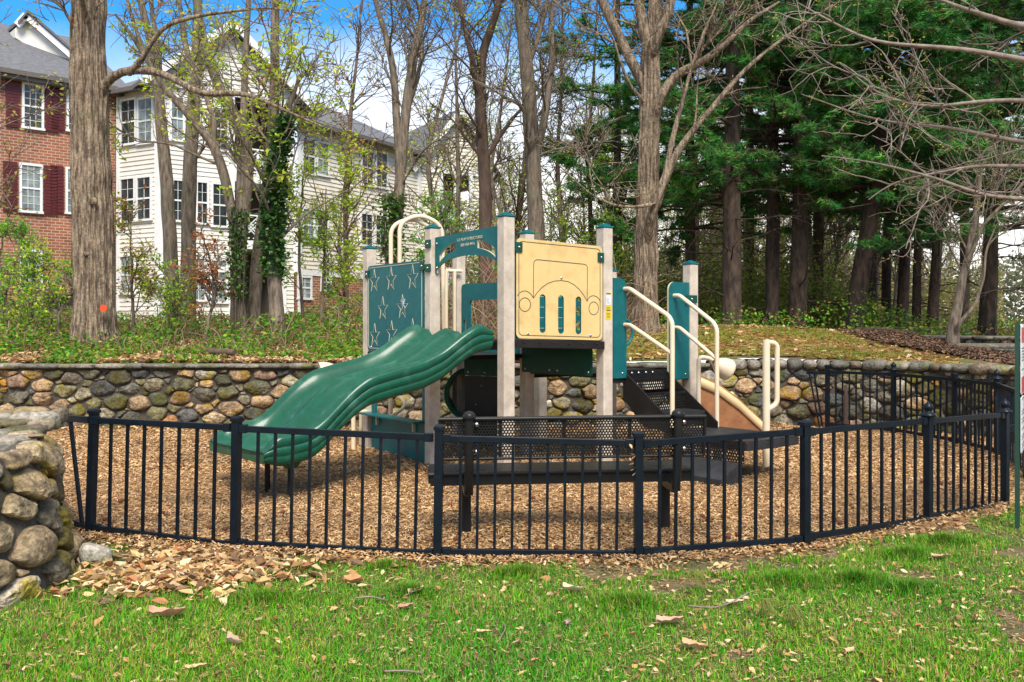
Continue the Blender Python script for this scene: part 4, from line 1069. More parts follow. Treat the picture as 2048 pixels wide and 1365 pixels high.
# store front panel at ground level, with counter
mb = MB(); prism(mb, fA, [(.08, -.08), (La - .08, -.08), (La - .08, 1.02), (.08, 1.02)], [[(.17, .44), (.17, .96), (La - .19, .96), (La - .19, .44)]], -.01, .015); sp = mb.build("store_panel", M_TEAL, play)
mb = MB(); fbox(mb, fA, .05, La - .10, .425, .447, .016, .17); ct = mb.build("counter", M_TEAL, sp, bevel=.004)
for a in (.26, La - .34):
    mb = MB(); fbox(mb, fA, a - .01, a + .01, .31, .42, .016, .05); mb.build("bracket", M_GROOVE_LT, sp)

# window panel on the far side and its handle
fE = FR(pE, pI - pE); Le = np.linalg.norm(pI - pE)
mb = MB(); prism(mb, fE, rrect(.07, Le - .07, 1.10, 1.96, .05), [rrect(.24, Le - .28, 1.22, 1.76, .05), rrect(.11, .17, 1.25, 1.52, .029)], -.012, .012); mb.build("window_panel", M_TEAL, play)
mb = MB(); tube(mb, [(-.80, 11.1, 1.1), (-.80, 11.1, 2.12)], .020); tube(mb, [(-.70, 11.12, 1.1), (-.70, 11.12, 2.12)], .020); tube(mb, [(-.81, 11.1, 2.12), (-.62, 11.18, 2.12)], .022); mb.build("grab_bar", M_CREAM, play)

# arched climber rails and corkscrew climber behind the star panel
for dx, dy, dz in ((0, 0, 0), (.11, -.02, .04)):
    mb = MB(); tube(mb, fillet([(-1.49 + dx, 11.2 + dy, .95), (-1.49 + dx, 11.2 + dy, 2.68 + dz), (-1.24 + dx, 11.3 + dy, 2.79 + dz), (-.98 + dx, 11.36 + dy, 2.66 + dz), (-.95 + dx, 11.36 + dy, 1.1)], .18, 8), .027); mb.build("climber_rail", M_CREAM, play)
mb = MB(); tube(mb, [(-1.50, 11.25, -.05), (-1.50, 11.25, 1.5)], .028)
t = np.linspace(0, 5 * math.pi, 90); tube(mb, np.stack([-1.50 + .17 * np.cos(t + 2.2), 11.25 + .17 * np.sin(t + 2.2), .12 + .085 * t], -1), .022); mb.build("corkscrew_climber", M_CREAM, play)
mb = MB(); tube(mb, fillet([(-1.83, 10.5, -.05), (-1.83, 10.5, .62), (-1.70, 10.62, .62)], .05), .026); tube(mb, [(-1.83, 10.5, .45), (-1.68, 10.64, .45)], .022); mb.build("side_grab_bar", M_CREAM, play)

# the double wave slide
pr = [(992, 643), (960, 650), (930, 671), (896, 699), (854, 720), (793, 736.5), (748, 750), (715, 774), (684.5, 805), (657, 835), (636, 853), (612, 862), (582, 868), (557, 871), (530, 886)]
Q0, Q1 = np.array([-.10, 8.74]), np.array([-2.07, 7.51])
ts, zs = [], []
for u, v in pr:
    k = (u - 1024) / FPX; t = (Q0[0] - k * Q0[1]) / ((Q0[0] - Q1[0]) - k * (Q0[1] - Q1[1])); Yq = Q0[1] + t * (Q1[1] - Q0[1]); ts.append(t); zs.append(CH - (v - HV) * Yq / FPX)
ts, zs = np.array(ts), np.array(zs); ts = (ts - ts[0]) / (ts[-1] - ts[0])
T = np.linspace(0, 1, 70); zr = np.interp(T, ts, zs)
for _ in range(3): zr[1:-1] = .25 * zr[:-2] + .5 * zr[1:-1] + .25 * zr[2:]
WD = np.array([.655, -.755, 0]); slide_w = 1.0
prof = [(-.53, -.10), (-.545, .0), (-.535, .055), (-.55, .06), (-.545, .13), (-.525, .16), (-.495, .168), (-.468, .155), (-.44, .11), (-.405, .05), (-.35, .012), (-.25, 0), (-.15, .012), (-.095, .045), (-.06, .085), (-.03, .118), (0, .128), (.03, .118), (.06, .085), (.095, .045), (.15, .012), (.25, 0), (.35, .012), (.405, .05), (.44, .11), (.468, .155), (.495, .168), (.525, .16), (.545, .13), (.55, .075), (.538, .068), (.55, .06), (.548, .0), (.537, -.008), (.545, -.02), (.53, -.075), (.50, -.10), (.0, -.085), (-.50, -.10)]
pf = np.array(prof)
C0, C1 = np.array([*(pB[:2] + pC[:2]) / 2, 0]) + np.array([-.10, -.03, 0]), np.array([-2.42, 7.95, 0])
V = []
for k, t in enumerate(T):
    c = C0 + (C1 - C0) * t; floor = zr[k] - .168
    sc = np.ones(len(pf)); h = pf[:, 1].copy()
    e0 = smooth(0, .06, t); h = np.where(h > .02, h * (.55 + .45 * e0), h)          # rims round over at the deck
    e1 = smooth(.93, 1.0, t); h = np.where(h > 0, h * (1 - .45 * e1), h * (1 - .45 * e1))
    zt = floor + h + .04 * e1 * (pf[:, 1] < .1)
    V.append(c + WD * (pf[:, 0] * 1.03)[:, None] + Z3 * zt[:, None])
V = np.concatenate(V); m = len(pf)
F = [(i * m + j, i * m + (j + 1) % m, (i + 1) * m + (j + 1) % m, (i + 1) * m + j) for i in range(len(T) - 1) for j in range(m)]
mb = MB(); mb.add(V, F, smooth=True); mb.add(V[:m], [tuple(range(m))]); mb.add(V[-m:], [tuple(range(m))[::-1]]); sl = mb.build("double_slide", M_SLIDE, play)
dirS = nrm(C1 - C0)
mb = MB()
for off in (-.14, .30):
    c = C0 + (C1 - C0) * .84 + WD * off
    zfl = float(np.interp(.84, T, zr)) - .168 - .09
    fr = FR(c, WD, -dirS); V = [fr(a, zfl + .02, b) for a, b in ((-.10, -.09), (.10, -.09), (.10, .09), (-.10, .09))] + [fr(a, zfl - .09, b) for a, b in ((-.045, -.04), (.045, -.04), (.045, .04), (-.045, .04))]
    mb.add(V, BOXF)
mb.build("slide_foot_boss", M_SLIDE, sl, bevel=.01)
for off in (-.14, .30):
    c = C0 + (C1 - C0) * .84 + WD * off; mb = MB(); tube(mb, [c - [0, 0, .1], c + [0, 0, zfl - .05]], .026, 12); mb.build("slide_leg", M_BLACKVINYL, sl)

# stairs, their side panels and handrails
sF = FR(pD, pF - pD); Ls = np.linalg.norm(pF - pD)
for a0_, a1_, z0, z1, rl in ((.075, .265, .91, 1.94, 1), (.90, Ls - .08, .87, 1.925, 0)):
    r_ = .09; pts = []
    if rl: pts = [(a0_, z0), (a1_, z0), (a1_, z1 - r_)] + [(a1_ - r_ + r_ * math.cos(t), z1 - r_ + r_ * math.sin(t)) for t in np.linspace(0, 1.57, 7)] + [(a0_, z1)]
    else: pts = [(a1_, z0), (a1_, z1)] + [(a0_ + r_ - r_ * math.sin(t), z1 - r_ + r_ * math.cos(t)) for t in np.linspace(0, 1.57, 7)] + [(a0_, z0)]
    mb = MB(); prism(mb, sF, pts, (), .03, .052, edge_mat=1); pn = mb.build("stair_side_panel", [M_TEAL, M_GROOVE_LT if not rl else M_TEAL], play)
    mb = MB(); bolt(mb, sF, a1_ - .06, z0 + .05, .052); mb.build("bolt", M_STEEL, pn)
clip(play, sF, Ls - .16, Ls + .02, 1.70, 1.785, .072)
mb = MB()
fL = FR(pD + sF.ex * .27, sF.n, -sF.ex)          # a = out along the flight, b up, c to the left
st_poly = [(.0, .985), (.0, .70), (.30, .42), (.72, .40), (.72, .47)]
for e in (.27, .895):
    f2 = FR(pD + sF.ex * e, sF.n, -sF.ex); prism(mb, f2, st_poly[::-1], (), -.012, .006)
stn = mb.build("stairs", M_DECK, play)
mb = MB()
for a in (.36, .46, .57, .67): bolt(mb, sF, a, .955, .035, .016)
mb.build("bolt", M_STEEL, stn)
mb = MB(); fbox(mb, sF, .28, .89, .92, .985, .0, .034); mb.build("top_plate", M_DECK, stn)
for k, (zz, d0, d1) in enumerate(((.765, .04, .30), (.575, .28, .56))):
    tf = FR(sF(.285, zz, d0), sF.ex, Z3, up=sF.n); perforated(mb, tf, .60, d1 - d0, .03, .008); fbox(mb, sF, .285, .885, zz - .03, zz + .004, d1 - .008, d1 + .008); mb.build("tread", M_GREYVINYL, stn)
for z0, z1, d in ((.77, .92, .05), (.58, .75, .295), (.42, .56, .555)):
    mb = MB(); perforated(mb, FR(sF(.285, z0, d), sF.ex, sF.n), .60, z1 - z0, .032, .010); mb.build("riser", M_BLACKVINYL, stn)
mb = MB(); fbox(mb, sF, .27, 1.05, .392, .405, .56, 1.58); fbox(mb, sF, .27, 1.05, .315, .390, 1.565, 1.58); fbox(mb, sF, 1.035, 1.05, .315, .390, .56, 1.56); fbox(mb, sF, .27, .285, .315, .390, .56, 1.56)
tp_ = mb.build("transfer_platform", M_GREYVINYL, play, bevel=.004)
M_PALELEG = mat("worn_pale_teal_leg", (.50, .62, .58), (.10, .16, .15), 14, .6, ramp=(.5, .6)); 
for a, d in ((.95, 1.15), (.35, 1.15), (.95, .7)):
    mb = MB(); tube(mb, [sF(a, -.1, d), sF(a, .39, d)], .022); mb.build("platform_leg", M_PALELEG, tp_)
mb = MB(); prism(mb, FR(pD, sF.ex, sF.n), [(.0, -.02), (.262, -.02), (.262, .20), (.0, .075)], (), .80, 1.50); mb.build("lower_step", M_GREYVINYL, tp_, bevel=.004)
mb = MB(); perforated(mb, FR(sF(.266, .20, .75), sF.n, -sF.ex), .8, .19, .03, .009); mb.build("riser", M_BLACKVINYL, tp_)
for a, z, dE, zE, zend, l0, l1 in ((.235, 1.83, .71, 1.52, .46, 1.46, 1.16), (.985, 1.775, .64, 1.455, .40, 1.43, 1.09)):
    mb = MB(); tube(mb, fillet([sF(a, z, .05), sF(a, z, .13), sF(a, zE, dE), sF(a, zend, dE)], .09, 7), .0235)
    tube(mb, fillet([sF(a, l0, .05), sF(a, l0, .13), sF(a, l1 + .02, dE - .01)], .07, 6), .021); mb.build("handrail", M_CREAM, play)
q = np.array([2.56, 9.16, 0]); mb = MB(); tube(mb, [q + [0, 0, -.1], q + [0, 0, 1.31]], .037, 14); e = np.array([.115, .02, 0])
tube(mb, fillet([q + [0, 0, 1.29], q + e + [0, 0, 1.27], q + e + [0, 0, .66], q + [0, 0, .60]], .09, 7), .026); mb.build("grab_pole", M_CREAM, play)
# small steering wheel on the back edge
mb = MB(); t = np.linspace(0, 2 * math.pi, 28); c = np.array([1.335, 10.75, 1.37]); tube(mb, np.stack([c[0] + .12 * np.cos(t) * .8, c[1] + .12 * np.cos(t) * .6, c[2] + .15 * np.sin(t)], -1), .016); mb.build("steering_wheel", M_TEALCAP, play)

# tan slide down the far right side
rimN = np.array([(1.95, 10.42, .97), (2.13, 10.36, .87), (2.36, 10.40, .77), (2.60, 10.45, .60), (2.89, 10.5, .34), (3.08, 10.55, .14), (3.22, 10.58, .04)]); rimF = rimN + [.10, .52, 0]
mb = MB(); K = len(rimN)
V = np.concatenate([rimN, rimN + [0, -.03, -.005], rimN + [0, -.035, -.11], rimN + [0, .03, -.11], rimF + [0, -.03, -.11], rimF + [0, .03, -.11], rimF + [0, .03, 0], rimF])
F = [(r * K + i, r * K + i + 1, ((r + 1) % 8) * K + i + 1, ((r + 1) % 8) * K + i) for r in (0, 1, 2, 3, 4, 5, 6) for i in range(K - 1)]
mb.add(V, F, smooth=True); ts_ = mb.build("tan_slide", M_TAN, play)
mb = MB(); low = rimN.copy(); low[:, 2] = np.maximum(low[:, 2] - .46, -.02); V = np.concatenate([rimN + [0, -.012, -.10], low + [0, -.012, 0], low + [0, .01, 0], rimN + [0, .01, -.10]])
mb.add(V, [(r * K + i, r * K + i + 1, ((r + 1) % 4) * K + i + 1, ((r + 1) % 4) * K + i) for r in range(4) for i in range(K - 1)]); mb.build("side_panel", M_BROWNUNDER, ts_)

# talk tubes
def talk_tube(label, pts, mouth, axis):
    r = thing("talk_tube", label, "talk tube", (pts[0][0], pts[0][1], 0))
    mb = MB(); tube(mb, fillet(pts, .10, 7), .024); mb.build("pipe", M_CREAM, r)
    mb = MB(); ax = nrm(np.array(axis)); c = np.array(mouth); k = 20; t = np.arange(k) * 2 * math.pi / k
    u_ = nrm(np.cross(ax, [.2, .1, .97])); v_ = np.cross(ax, u_); V = []
    for rr_, h in ((.026, -.20), (.05, -.165), (.085, -.115), (.108, -.06), (.118, -.01), (.120, .012), (.112, .012), (.095, -.05)):
        V.append(c + ax * h + rr_ * (np.cos(t)[:, None] * u_ + np.sin(t)[:, None] * v_))
    mb.add(np.concatenate(V), [(i * k + j, i * k + (j + 1) % k, (i + 1) * k + (j + 1) % k, (i + 1) * k + j) for i in range(7) for j in range(k)], smooth=True); mb.build("horn", M_CREAM, r)
talk_tube("cream talk tube with its horn beside the stairs, right of the post", [(1.995, 9.72, -.05), (1.995, 9.72, 1.12), (2.12, 9.72, 1.10), (2.20, 9.72, 1.04)], (2.29, 9.70, .985), (.80, .42, -.40))
talk_tube("cream talk tube with its horn poking out behind the green slide", [(-1.80, 10.85, -.05), (-1.80, 10.85, 1.02), (-1.98, 10.85, .98), (-2.10, 10.85, .94)], (-2.27, 10.84, .90), (-.85, -.3, -.2))

# ------------------------------------------------------------------ apartment buildings
class Facade:
    def __init__(s, p0, p1):
        s.p0, s.p1 = np.array(p0, float), np.array(p1, float); s.L = np.linalg.norm(s.p1 - s.p0); d = (s.p1 - s.p0) / s.L
        s.fr = FR((*s.p0, 0), (*d, 0)); s.d = d
    def at(s, u):                       # where the line of sight through column u meets the wall
        k = (u - 1024) / FPX; return (k * s.p0[1] - s.p0[0]) / (s.d[0] - k * s.d[1])
    def z(s, u, v):
        a = s.at(u); return CH - (v - HV) * (s.p0[1] + a * s.d[1]) / FPX
def lap_wall(mb, fr, a0, a1, z0, z1, top=None, pitch=.16, lap=.03):
    """real overlapping boards; top(a) clips a gable"""
    z = z0
    while z < z1:
        zz = min(z + pitch, z1); b0, b1 = a0, a1
        if top is not None:
            lo, hi = top(zz); b0, b1 = max(a0, lo), min(a1, hi)
            if b1 - b0 < .05: break
        V = [fr(b0, z, lap), fr(b1, z, lap), fr(b1, zz, 0), fr(b0, zz, 0), fr(b0, z, 0), fr(b1, z, 0)]
        mb.add(V, [(0, 1, 2, 3), (4, 5, 1, 0)]); z += pitch
def window(parent, fr, a0, a1, z0, z1, glass=None, muntin=(2, 2), trim=.075, c=.046, shutters=0):
    mb = MB(); t = trim
    fbox(mb, fr, a0, a1, z1 - t, z1, 0, c + .035); fbox(mb, fr, a0 - .03, a1 + .03, z0, z0 + t, 0, c + .06)
    fbox(mb, fr, a0, a0 + t, z0 + t, z1 - t, 0, c + .035); fbox(mb, fr, a1 - t, a1, z0 + t, z1 - t, 0, c + .035)
    zm = (z0 + z1) / 2; fbox(mb, fr, a0 + t, a1 - t, zm - .03, zm + .03, 0, c + .02)
    for k in range(1, muntin[0] + 1):
        a = a0 + t + (a1 - a0 - 2 * t) * k / (muntin[0] + 1); fbox(mb, fr, a - .007, a + .007, z0 + t, z1 - t, 0, c + .008)
    for h0, h1 in ((z0 + t, zm - .03), (zm + .03, z1 - t)):
        for k in range(1, muntin[1] + 1):
            z = h0 + (h1 - h0) * k / (muntin[1] + 1); fbox(mb, fr, a0 + t, a1 - t, z - .007, z + .007, 0, c + .0065)
    wn = mb.build("window", M_TRIM, parent)
    mb = MB(); fbox(mb, fr, a0 + .02, a1 - .02, z0 + .02, z1 - .02, 0, c - .006); mb.build("pane", glass or M_GLASS, wn)
    if shutters:
        for s0 in (a0 - .06 - shutters, a1 + .06):
            mb = MB(); fbox(mb, fr, s0, s0 + shutters, z0, z1, 0, c + .02)
            for k in range(14):
                zz = z0 + .05 + (z1 - z0 - .1) * k / 14; fbox(mb, fr, s0 + .04, s0 + shutters - .04, zz, zz + .04, c + .02, c + .032)
            mb.build("shutter", M_SHUTTER, parent)
def win_px(parent, F_, u0, u1, v0, v1, **kw):
    um = (u0 + u1) / 2; window(parent, F_.fr, F_.at(u0), F_.at(u1), F_.z(um, v1), F_.z(um, v0), **kw)

# brick building
bk = thing("brick_building", "red brick apartment building with dark red shutters behind the big trunk at the left", "building", (-16, 31, 1.3))
Fb = Facade((-20.5, 26.75), (-14.1, 32.6))
mb = MB(); fbox(mb, Fb.fr, 0, Fb.L, 0, 9.9, -.25, 0); fbox(mb, FR(Fb.fr(Fb.L, 0, 0), -Fb.fr.n), 0, 8, 0, 9.9, -.25, 0); mb.build("wall", M_BRICK, bk)
for (u0, u1, v0, v1) in ((43, 87, 168, 260), (38, 84, 328, 427)):
    win_px(bk, Fb, u0, u1, v0, v1, shutters=.42, glass=M_GLASS if v0 < 200 else M_BLIND)
win_px(bk, Fb, 132, 168, 180, 266, shutters=.42); win_px(bk, Fb, 130, 166, 336, 430, shutters=.42, glass=M_BLIND); win_px(bk, Fb, 40, 84, 500, 580, glass=M_BLIND)
mb = MB(); fr = fr_b = Fb.fr
V = [fr(-1, 9.85, .45), fr(Fb.L + .3, 9.85, .45), fr(Fb.L + .3, 12.9, -5), fr(-1, 12.9, -5)]; V = V + [v - [0, 0, .12] for v in V]
mb.add(V, BOXF); rf = mb.build("roof", M_ROOF, bk)
mb = MB(); fbox(mb, fr, -1, Fb.L + .3, 9.70, 9.86, .36, .50); fbox(mb, fr, -1, Fb.L + .3, 9.58, 9.70, 0, .40); mb.build("gutter", M_BROWN, bk)
g0 = [P(x, y, 33.2) for x, y in ((30, 58), (48, 38), (142, 120), (142, 150), (30, 75))]; back = np.array([-.68, .733, 0]) * 5
mb = MB(); n = 5; V = g0 + [p + back for p in g0]; mb.add(V, [(0, 1, 2, 3, 4)] + [(i, (i + 1) % n, (i + 1) % n + n, i + n) for i in range(n)]); gb = mb.build("gable", M_SIDING, bk)
mb = MB(); off = np.array([.35, -.38, 0])
for a, b in ((g0[0], g0[1]), (g0[1], g0[2])):
    mb = MB(); beam(mb, a + off * .6 + [0, 0, .05], b + off * .6 + [0, 0, .05], .1, .26); mb.build("fascia", M_TRIM, gb)
mb = MB()
for a, b in ((0, 1), (1, 2)):
    V = [g0[a] + off + [0, 0, .2], g0[b] + off + [0, 0, .2], g0[b] + back + [0, 0, .2], g0[a] + back + [0, 0, .2]]; V = V + [v - [0, 0, .1] for v in V]; mb.add(V, BOXF)
mb.build("gable_roof", M_ROOF, gb)

# siding building: bay, gable over balconies, long wing, far gable
sb = thing("siding_building", "three storey white siding apartment building with gables and lattice balconies behind the trees", "building", (-9, 34, 1.4))
F1 = Facade((-14.1, 32.55), (-12.2, 31.5)); F2 = Facade((-12.2, 31.5), (-8.3, 34.6)); F3 = Facade((-8.2, 34.75), (-4.2, 41.5)); F4 = Facade((-4.2, 41.5), (-.9, 43.4))
aB0, aB1 = F2.at(468), F2.at(560)
mb = MB(); lap_wall(mb, F1.fr, 0, F1.L, 1.0, 9.75); lap_wall(mb, F2.fr, 0, aB0, 1.0, 9.9); lap_wall(mb, F2.fr, aB1, F2.L, 1.0, 9.9)
apex = F2.at(456); zap = 12.3
def gab(z): k = max(0, (zap - z) / (zap - 9.85)); return (apex - k * (apex + .45), apex + k * (F2.L + .5 - apex))
lap_wall(mb, F2.fr, -.3, F2.L + .4, 9.9, 12.25, top=gab)
F2b = FR(F2.fr(aB0, 0, -1.9), F2.fr.ex); mb.build("bay_wall", M_SIDING, sb)
mb = MB(); lap_wall(mb, F3.fr, 0, F3.L, F3.z(640, 548), 9.3); lap_wall(mb, F4.fr, 0, 1.0, 1.2, 8.6); lap_wall(mb, F4.fr, 2.6, F4.L, 1.2, 8.6)
mid4 = F4.L * .5
lap_wall(mb, F4.fr, -.2, F4.L + .2, 8.6, 11.3, top=lambda z: (mid4 - (11.3 - z) / 2.7 * (mid4 + .2), mid4 + (11.3 - z) / 2.7 * (mid4 + .2))); mb.build("wing_wall", M_SIDINGT, sb)
mb = MB(); fbox(mb, F3.fr, 0, F3.L, 0, F3.z(640, 548), -.2, .02); mb.build("brick_base", M_BRICK2, sb)
mb = MB(); wdt = aB1 - aB0
fbox(mb, F2b, 0, wdt, 1, 9.9, -.1, 0); fbox(mb, FR(F2.fr(aB0, 0, 0), F2.fr.n * -1), 0, 1.9, 1, 9.9, -.05, 0); fbox(mb, FR(F2.fr(aB1, 0, 0), F2.fr.n * -1), 0, 1.9, 1, 9.9, 0, .05)
mb.build("recess_wall", M_RECESS, sb)
for zt in (F2.z(510, 350), F2.z(510, 482)):
    mb = MB(); fbox(mb, F2.fr, aB0, aB1, zt - .32, zt, -1.9, .06); bl = mb.build("balcony_floor", M_TRIM, sb)
    mb = MB(); h = .95; fbox(mb, F2.fr, aB0, aB1, zt + h - .05, zt + h, -.02, .05); fbox(mb, F2.fr, aB0, aB1, zt + .06, zt + .11, -.02, .05)
    for a in (aB0 + .04, (aB0 + aB1) / 2, aB1 - .04): fbox(mb, F2.fr, a - .04, a + .04, zt, zt + h, -.03, .06)
    half = (aB1 - aB0) / 2
    for s_ in range(2):
        c0_ = aB0 + s_ * half
        for k in range(6):                       # chevrons
            t = (k + .5) / 6
            for sg in (1, -1):
                x0, x1 = (c0_ + .06, c0_ + half / 2) if sg > 0 else (c0_ + half - .06, c0_ + half / 2)
                z0, z1 = zt + .12 + t * .75, zt + .12 + (t * .75 + (.38 if k < 3 else -.38)); z1 = min(max(z1, zt + .12), zt + .88)
                beam(mb, F2.fr(x0, z0, .01), F2.fr(x1, z1, .01), .03, .035)
    mb.build("lattice_railing", M_TRIM, bl)
mb = MB(); fbox(mb, F2.fr, aB1 - .02, aB1 + .22, 1, 9.9, -.0, .09); fbox(mb, F2.fr, aB0 - .22, aB0, 1, 9.9, 0, .08); fbox(mb, F2.fr, -.02, .18, 1, 9.9, .0, .08); fbox(mb, F1.fr, F1.L - .18, F1.L, 1, 9.75, 0, .07); fbox(mb, F1.fr, 0, .12, 1, 9.75, 0, .07)
fbox(mb, F2.fr, 0, aB0, 3.35, 3.55, .0, .07); fbox(mb, F2.fr, -.1, F2.L, 9.75, 9.95, .0, .1); fbox(mb, F2.fr, 0, aB0, 1.0, 1.5, .0, .07)
fbox(mb, F3.fr, 0, F3.L, F3.z(640, 548) - .1, F3.z(640, 548) + .1, .03, .06); fbox(mb, F3.fr, 0, .2, 1, 9.3, 0, .08); fbox(mb, F3.fr, F3.L - .2, F3.L, 1, 9.3, 0, .08)
fbox(mb, F4.fr, .95, 1.13, 1, 8.6, 0, .1); fbox(mb, F4.fr, 1.7, 1.86, 1, 8.6, 0, .1); fbox(mb, F4.fr, 2.5, 2.66, 1, 8.6, 0, .1); fbox(mb, F4.fr, 0, F4.L, 8.45, 8.7, .02, .11); mb.build("corner_trim", M_TRIM, sb)
for (F_, u0, u1, v0, v1, gl) in ((F1, 243, 275, 198, 292, M_GLASS), (F1, 277, 309, 195, 290, M_BLIND), (F1, 242, 273, 355, 446, M_GLASS), (F1, 275, 306, 352, 443, M_GLASS), (F1, 242, 272, 510, 590, M_BLIND),
                                 (F2, 338, 369, 192, 284, M_BLIND), (F2, 372, 398, 200, 290, M_GLASS), (F2, 424, 457, 214, 304, M_GLASS), (F2, 342, 368, 358, 445, M_GLASS), (F2, 390, 417, 362, 450, M_GLASS), (F2, 421, 456, 366, 456, M_GLASS), (F2, 380, 412, 514, 604, M_BLIND), (F2, 418, 455, 518, 608, M_BLIND),
                                 (F3, 602, 630, 275, 350, M_GLASS), (F3, 631, 657, 284, 354, M_BLIND), (F3, 602, 628, 416, 486, M_BLIND), (F3, 630, 656, 418, 488, M_GLASS), (F3, 594, 622, 552, 600, M_BLIND), (F3, 640, 662, 546, 584, M_GLASS),
                                 (F3, 720, 746, 298, 374, M_GLASS), (F3, 749, 774, 304, 378, M_GLASS), (F3, 719, 745, 426, 494, M_GLASS), (F3, 748, 771, 430, 494, M_GLASS)):
    win_px(sb, F_, u0, u1, v0, v1, glass=gl, muntin=(1, 1))
mb = MB(); a = F2.at(405); zc = F2.z(405, 182)
for q in range(2):
    t = np.linspace(0, 2 * math.pi, 20)[:-1]; prism(mb, F2.fr, [(a + (.36 - .08 * q) * math.cos(x), zc + (.36 - .08 * q) * math.sin(x)) for x in t], (), .0, .05 + .01 * q, mat=q)
mb.build("round_window", [M_TRIM, M_GLASS], sb)
def roof_slab(mb, pts, th=.14):
    V = list(pts) + [p - [0, 0, th] for p in pts]; mb.add(V, BOXF)
mb = MB(); fr = F2.fr
za = lambda a, c: fr(a, 0, c)
zl = 9.85
roof_slab(mb, [fr(-.75, zl - .1, .45), fr(apex, zap + .12, .45), fr(apex, zap + .12, -7), fr(-.75, zl - .1, -7)]); roof_slab(mb, [fr(apex, zap + .12, .45), fr(F2.L + .75, zl - .15, .45), fr(F2.L + .75, zl - .15, -7), fr(apex, zap + .12, -7)])
fr = F1.fr; roof_slab(mb, [fr(-.5, 9.75, .45), fr(F1.L + .4, 9.75, .45), fr(F1.L + .4, 12.2, -4.5), fr(-.5, 12.2, -4.5)])
fr = F3.fr; roof_slab(mb, [fr(-.6, 9.25, .5), fr(F3.L + .3, 9.25, .5), fr(F3.L + .3, 12.0, -5.5), fr(-.6, 12.0, -5.5)])
fr = F4.fr; roof_slab(mb, [fr(-.5, 8.5, .4), fr(mid4, 11.5, .4), fr(mid4, 11.5, -6), fr(-.5, 8.5, -6)]); roof_slab(mb, [fr(mid4, 11.5, .4), fr(F4.L + .5, 8.5, .4), fr(F4.L + .5, 8.5, -6), fr(mid4, 11.5, -6)])
rf = mb.build("roof", M_ROOF, sb)
mb = MB(); fr = F2.fr
beam(mb, fr(-.75, zl - .22, .48), fr(apex, zap, .48), .06, .26); mb.build("fascia", M_TRIM, sb); mb = MB(); beam(mb, fr(apex, zap, .48), fr(F2.L + .75, zl - .26, .48), .06, .26)
mb.build("fascia", M_TRIM, sb); fr = F4.fr; mb = MB(); beam(mb, fr(-.5, 8.4, .43), fr(mid4, 11.4, .43), .06, .24); mb.build("fascia", M_TRIM, sb); mb = MB(); beam(mb, fr(mid4, 11.4, .43), fr(F4.L + .5, 8.4, .43), .06, .24); mb.build("fascia", M_TRIM, sb)
mb = MB(); fbox(mb, F3.fr, -.5, F3.L + .3, 9.08, 9.22, .42, .56); mb.build("gutter", M_BROWN, sb); mb = MB(); fbox(mb, F1.fr, -.4, F1.L, 9.58, 9.72, .38, .5); mb.build("gutter", M_BROWN, sb)
mb = MB(); cfr = FR((*(F3.fr(3.2, 0, -4.6)[:2]), 0), F3.fr.ex); lap_wall(mb, cfr, -.9, .9, 10.5, 12.6); fbox(mb, cfr, -.9, .9, 10.5, 12.6, -1.2, -.002); ch = mb.build("chimney", M_SIDINGT, rf)
mb = MB(); fbox(mb, cfr, -1.0, 1.0, 12.6, 12.75, -1.3, .1); mb.build("chimney_cap", M_CAP, ch)
mb = MB(); c = cfr(.1, 12.75, -.6); lathe(mb, c, [(.22, 0), (.22, .45), (.24, .46)], 14); lathe(mb, c, [(.05, .45), (.05, .55), (.34, .55), (.30, .62), (.05, .66)], 14); mb.build("flue", M_BLACKVINYL, ch)
mb = MB(); fr = F4.fr
for z in (2.9, 5.7):
    fbox(mb, fr, 1.0, 2.6, z, z + .25, -1.3, .08); fbox(mb, fr, 1.0, 2.6, z + 1.15, z + 1.22, .0, .06)
    for k in range(14): a = 1.1 + k * .108; fbox(mb, fr, a, a + .035, z + .25, z + 1.15, .01, .045)
mb.build("balcony_railing", M_TRIM, sb)
mb = MB(); fbox(mb, fr, .95, 2.65, 1, 8.6, -1.4, -1.3); mb.build("recess_wall", M_RECESS, sb)
mb = MB(); wbox(mb, -10.9 - 4, -10.9 - 3.2, 28.9, 29.6, 1.35, 2.45)
for k in range(10): wbox(mb, -14.92, -14.08, 28.88, 28.9, 1.45 + k * .09, 1.49 + k * .09)
tag(mb.build("air_conditioner", M_BLACKVINYL, origin=(-14.5, 29.2, 1.35)), "dark outdoor air conditioning unit just right of the big trunk", "air conditioner")

# ------------------------------------------------------------------ trees
def tubes(mb, Pn, Rn, sides=5, col=None, mat=0):
    n, k, _ = Pn.shape
    t = nrm(np.gradient(Pn, axis=1)); ov = nrm(Pn[:, -1] - Pn[:, 0])
    ref = np.where(np.abs(ov[:, 2:3]) < .8, [[0, 0, 1.0]], [[1.0, .3, 0]])
    u = nrm(np.cross(t, ref[:, None, :])); v = np.cross(t, u)
    a = np.arange(sides) * 2 * math.pi / sides
    V = Pn[:, :, None, :] + Rn[:, :, None, None] * (np.cos(a)[None, None, :, None] * u[:, :, None, :] + np.sin(a)[None, None, :, None] * v[:, :, None, :])
    base = (np.arange(n) * k * sides)[:, None, None]
    i, j = np.meshgrid(np.arange(k - 1), np.arange(sides), indexing='ij'); j2 = (j + 1) % sides
    f = np.stack([i * sides + j, i * sides + j2, (i + 1) * sides + j2, (i + 1) * sides + j], -1).reshape(1, -1, 4)
    mb.add(V.reshape(-1, 3), (f + base).reshape(-1, 4), col, True, mat)
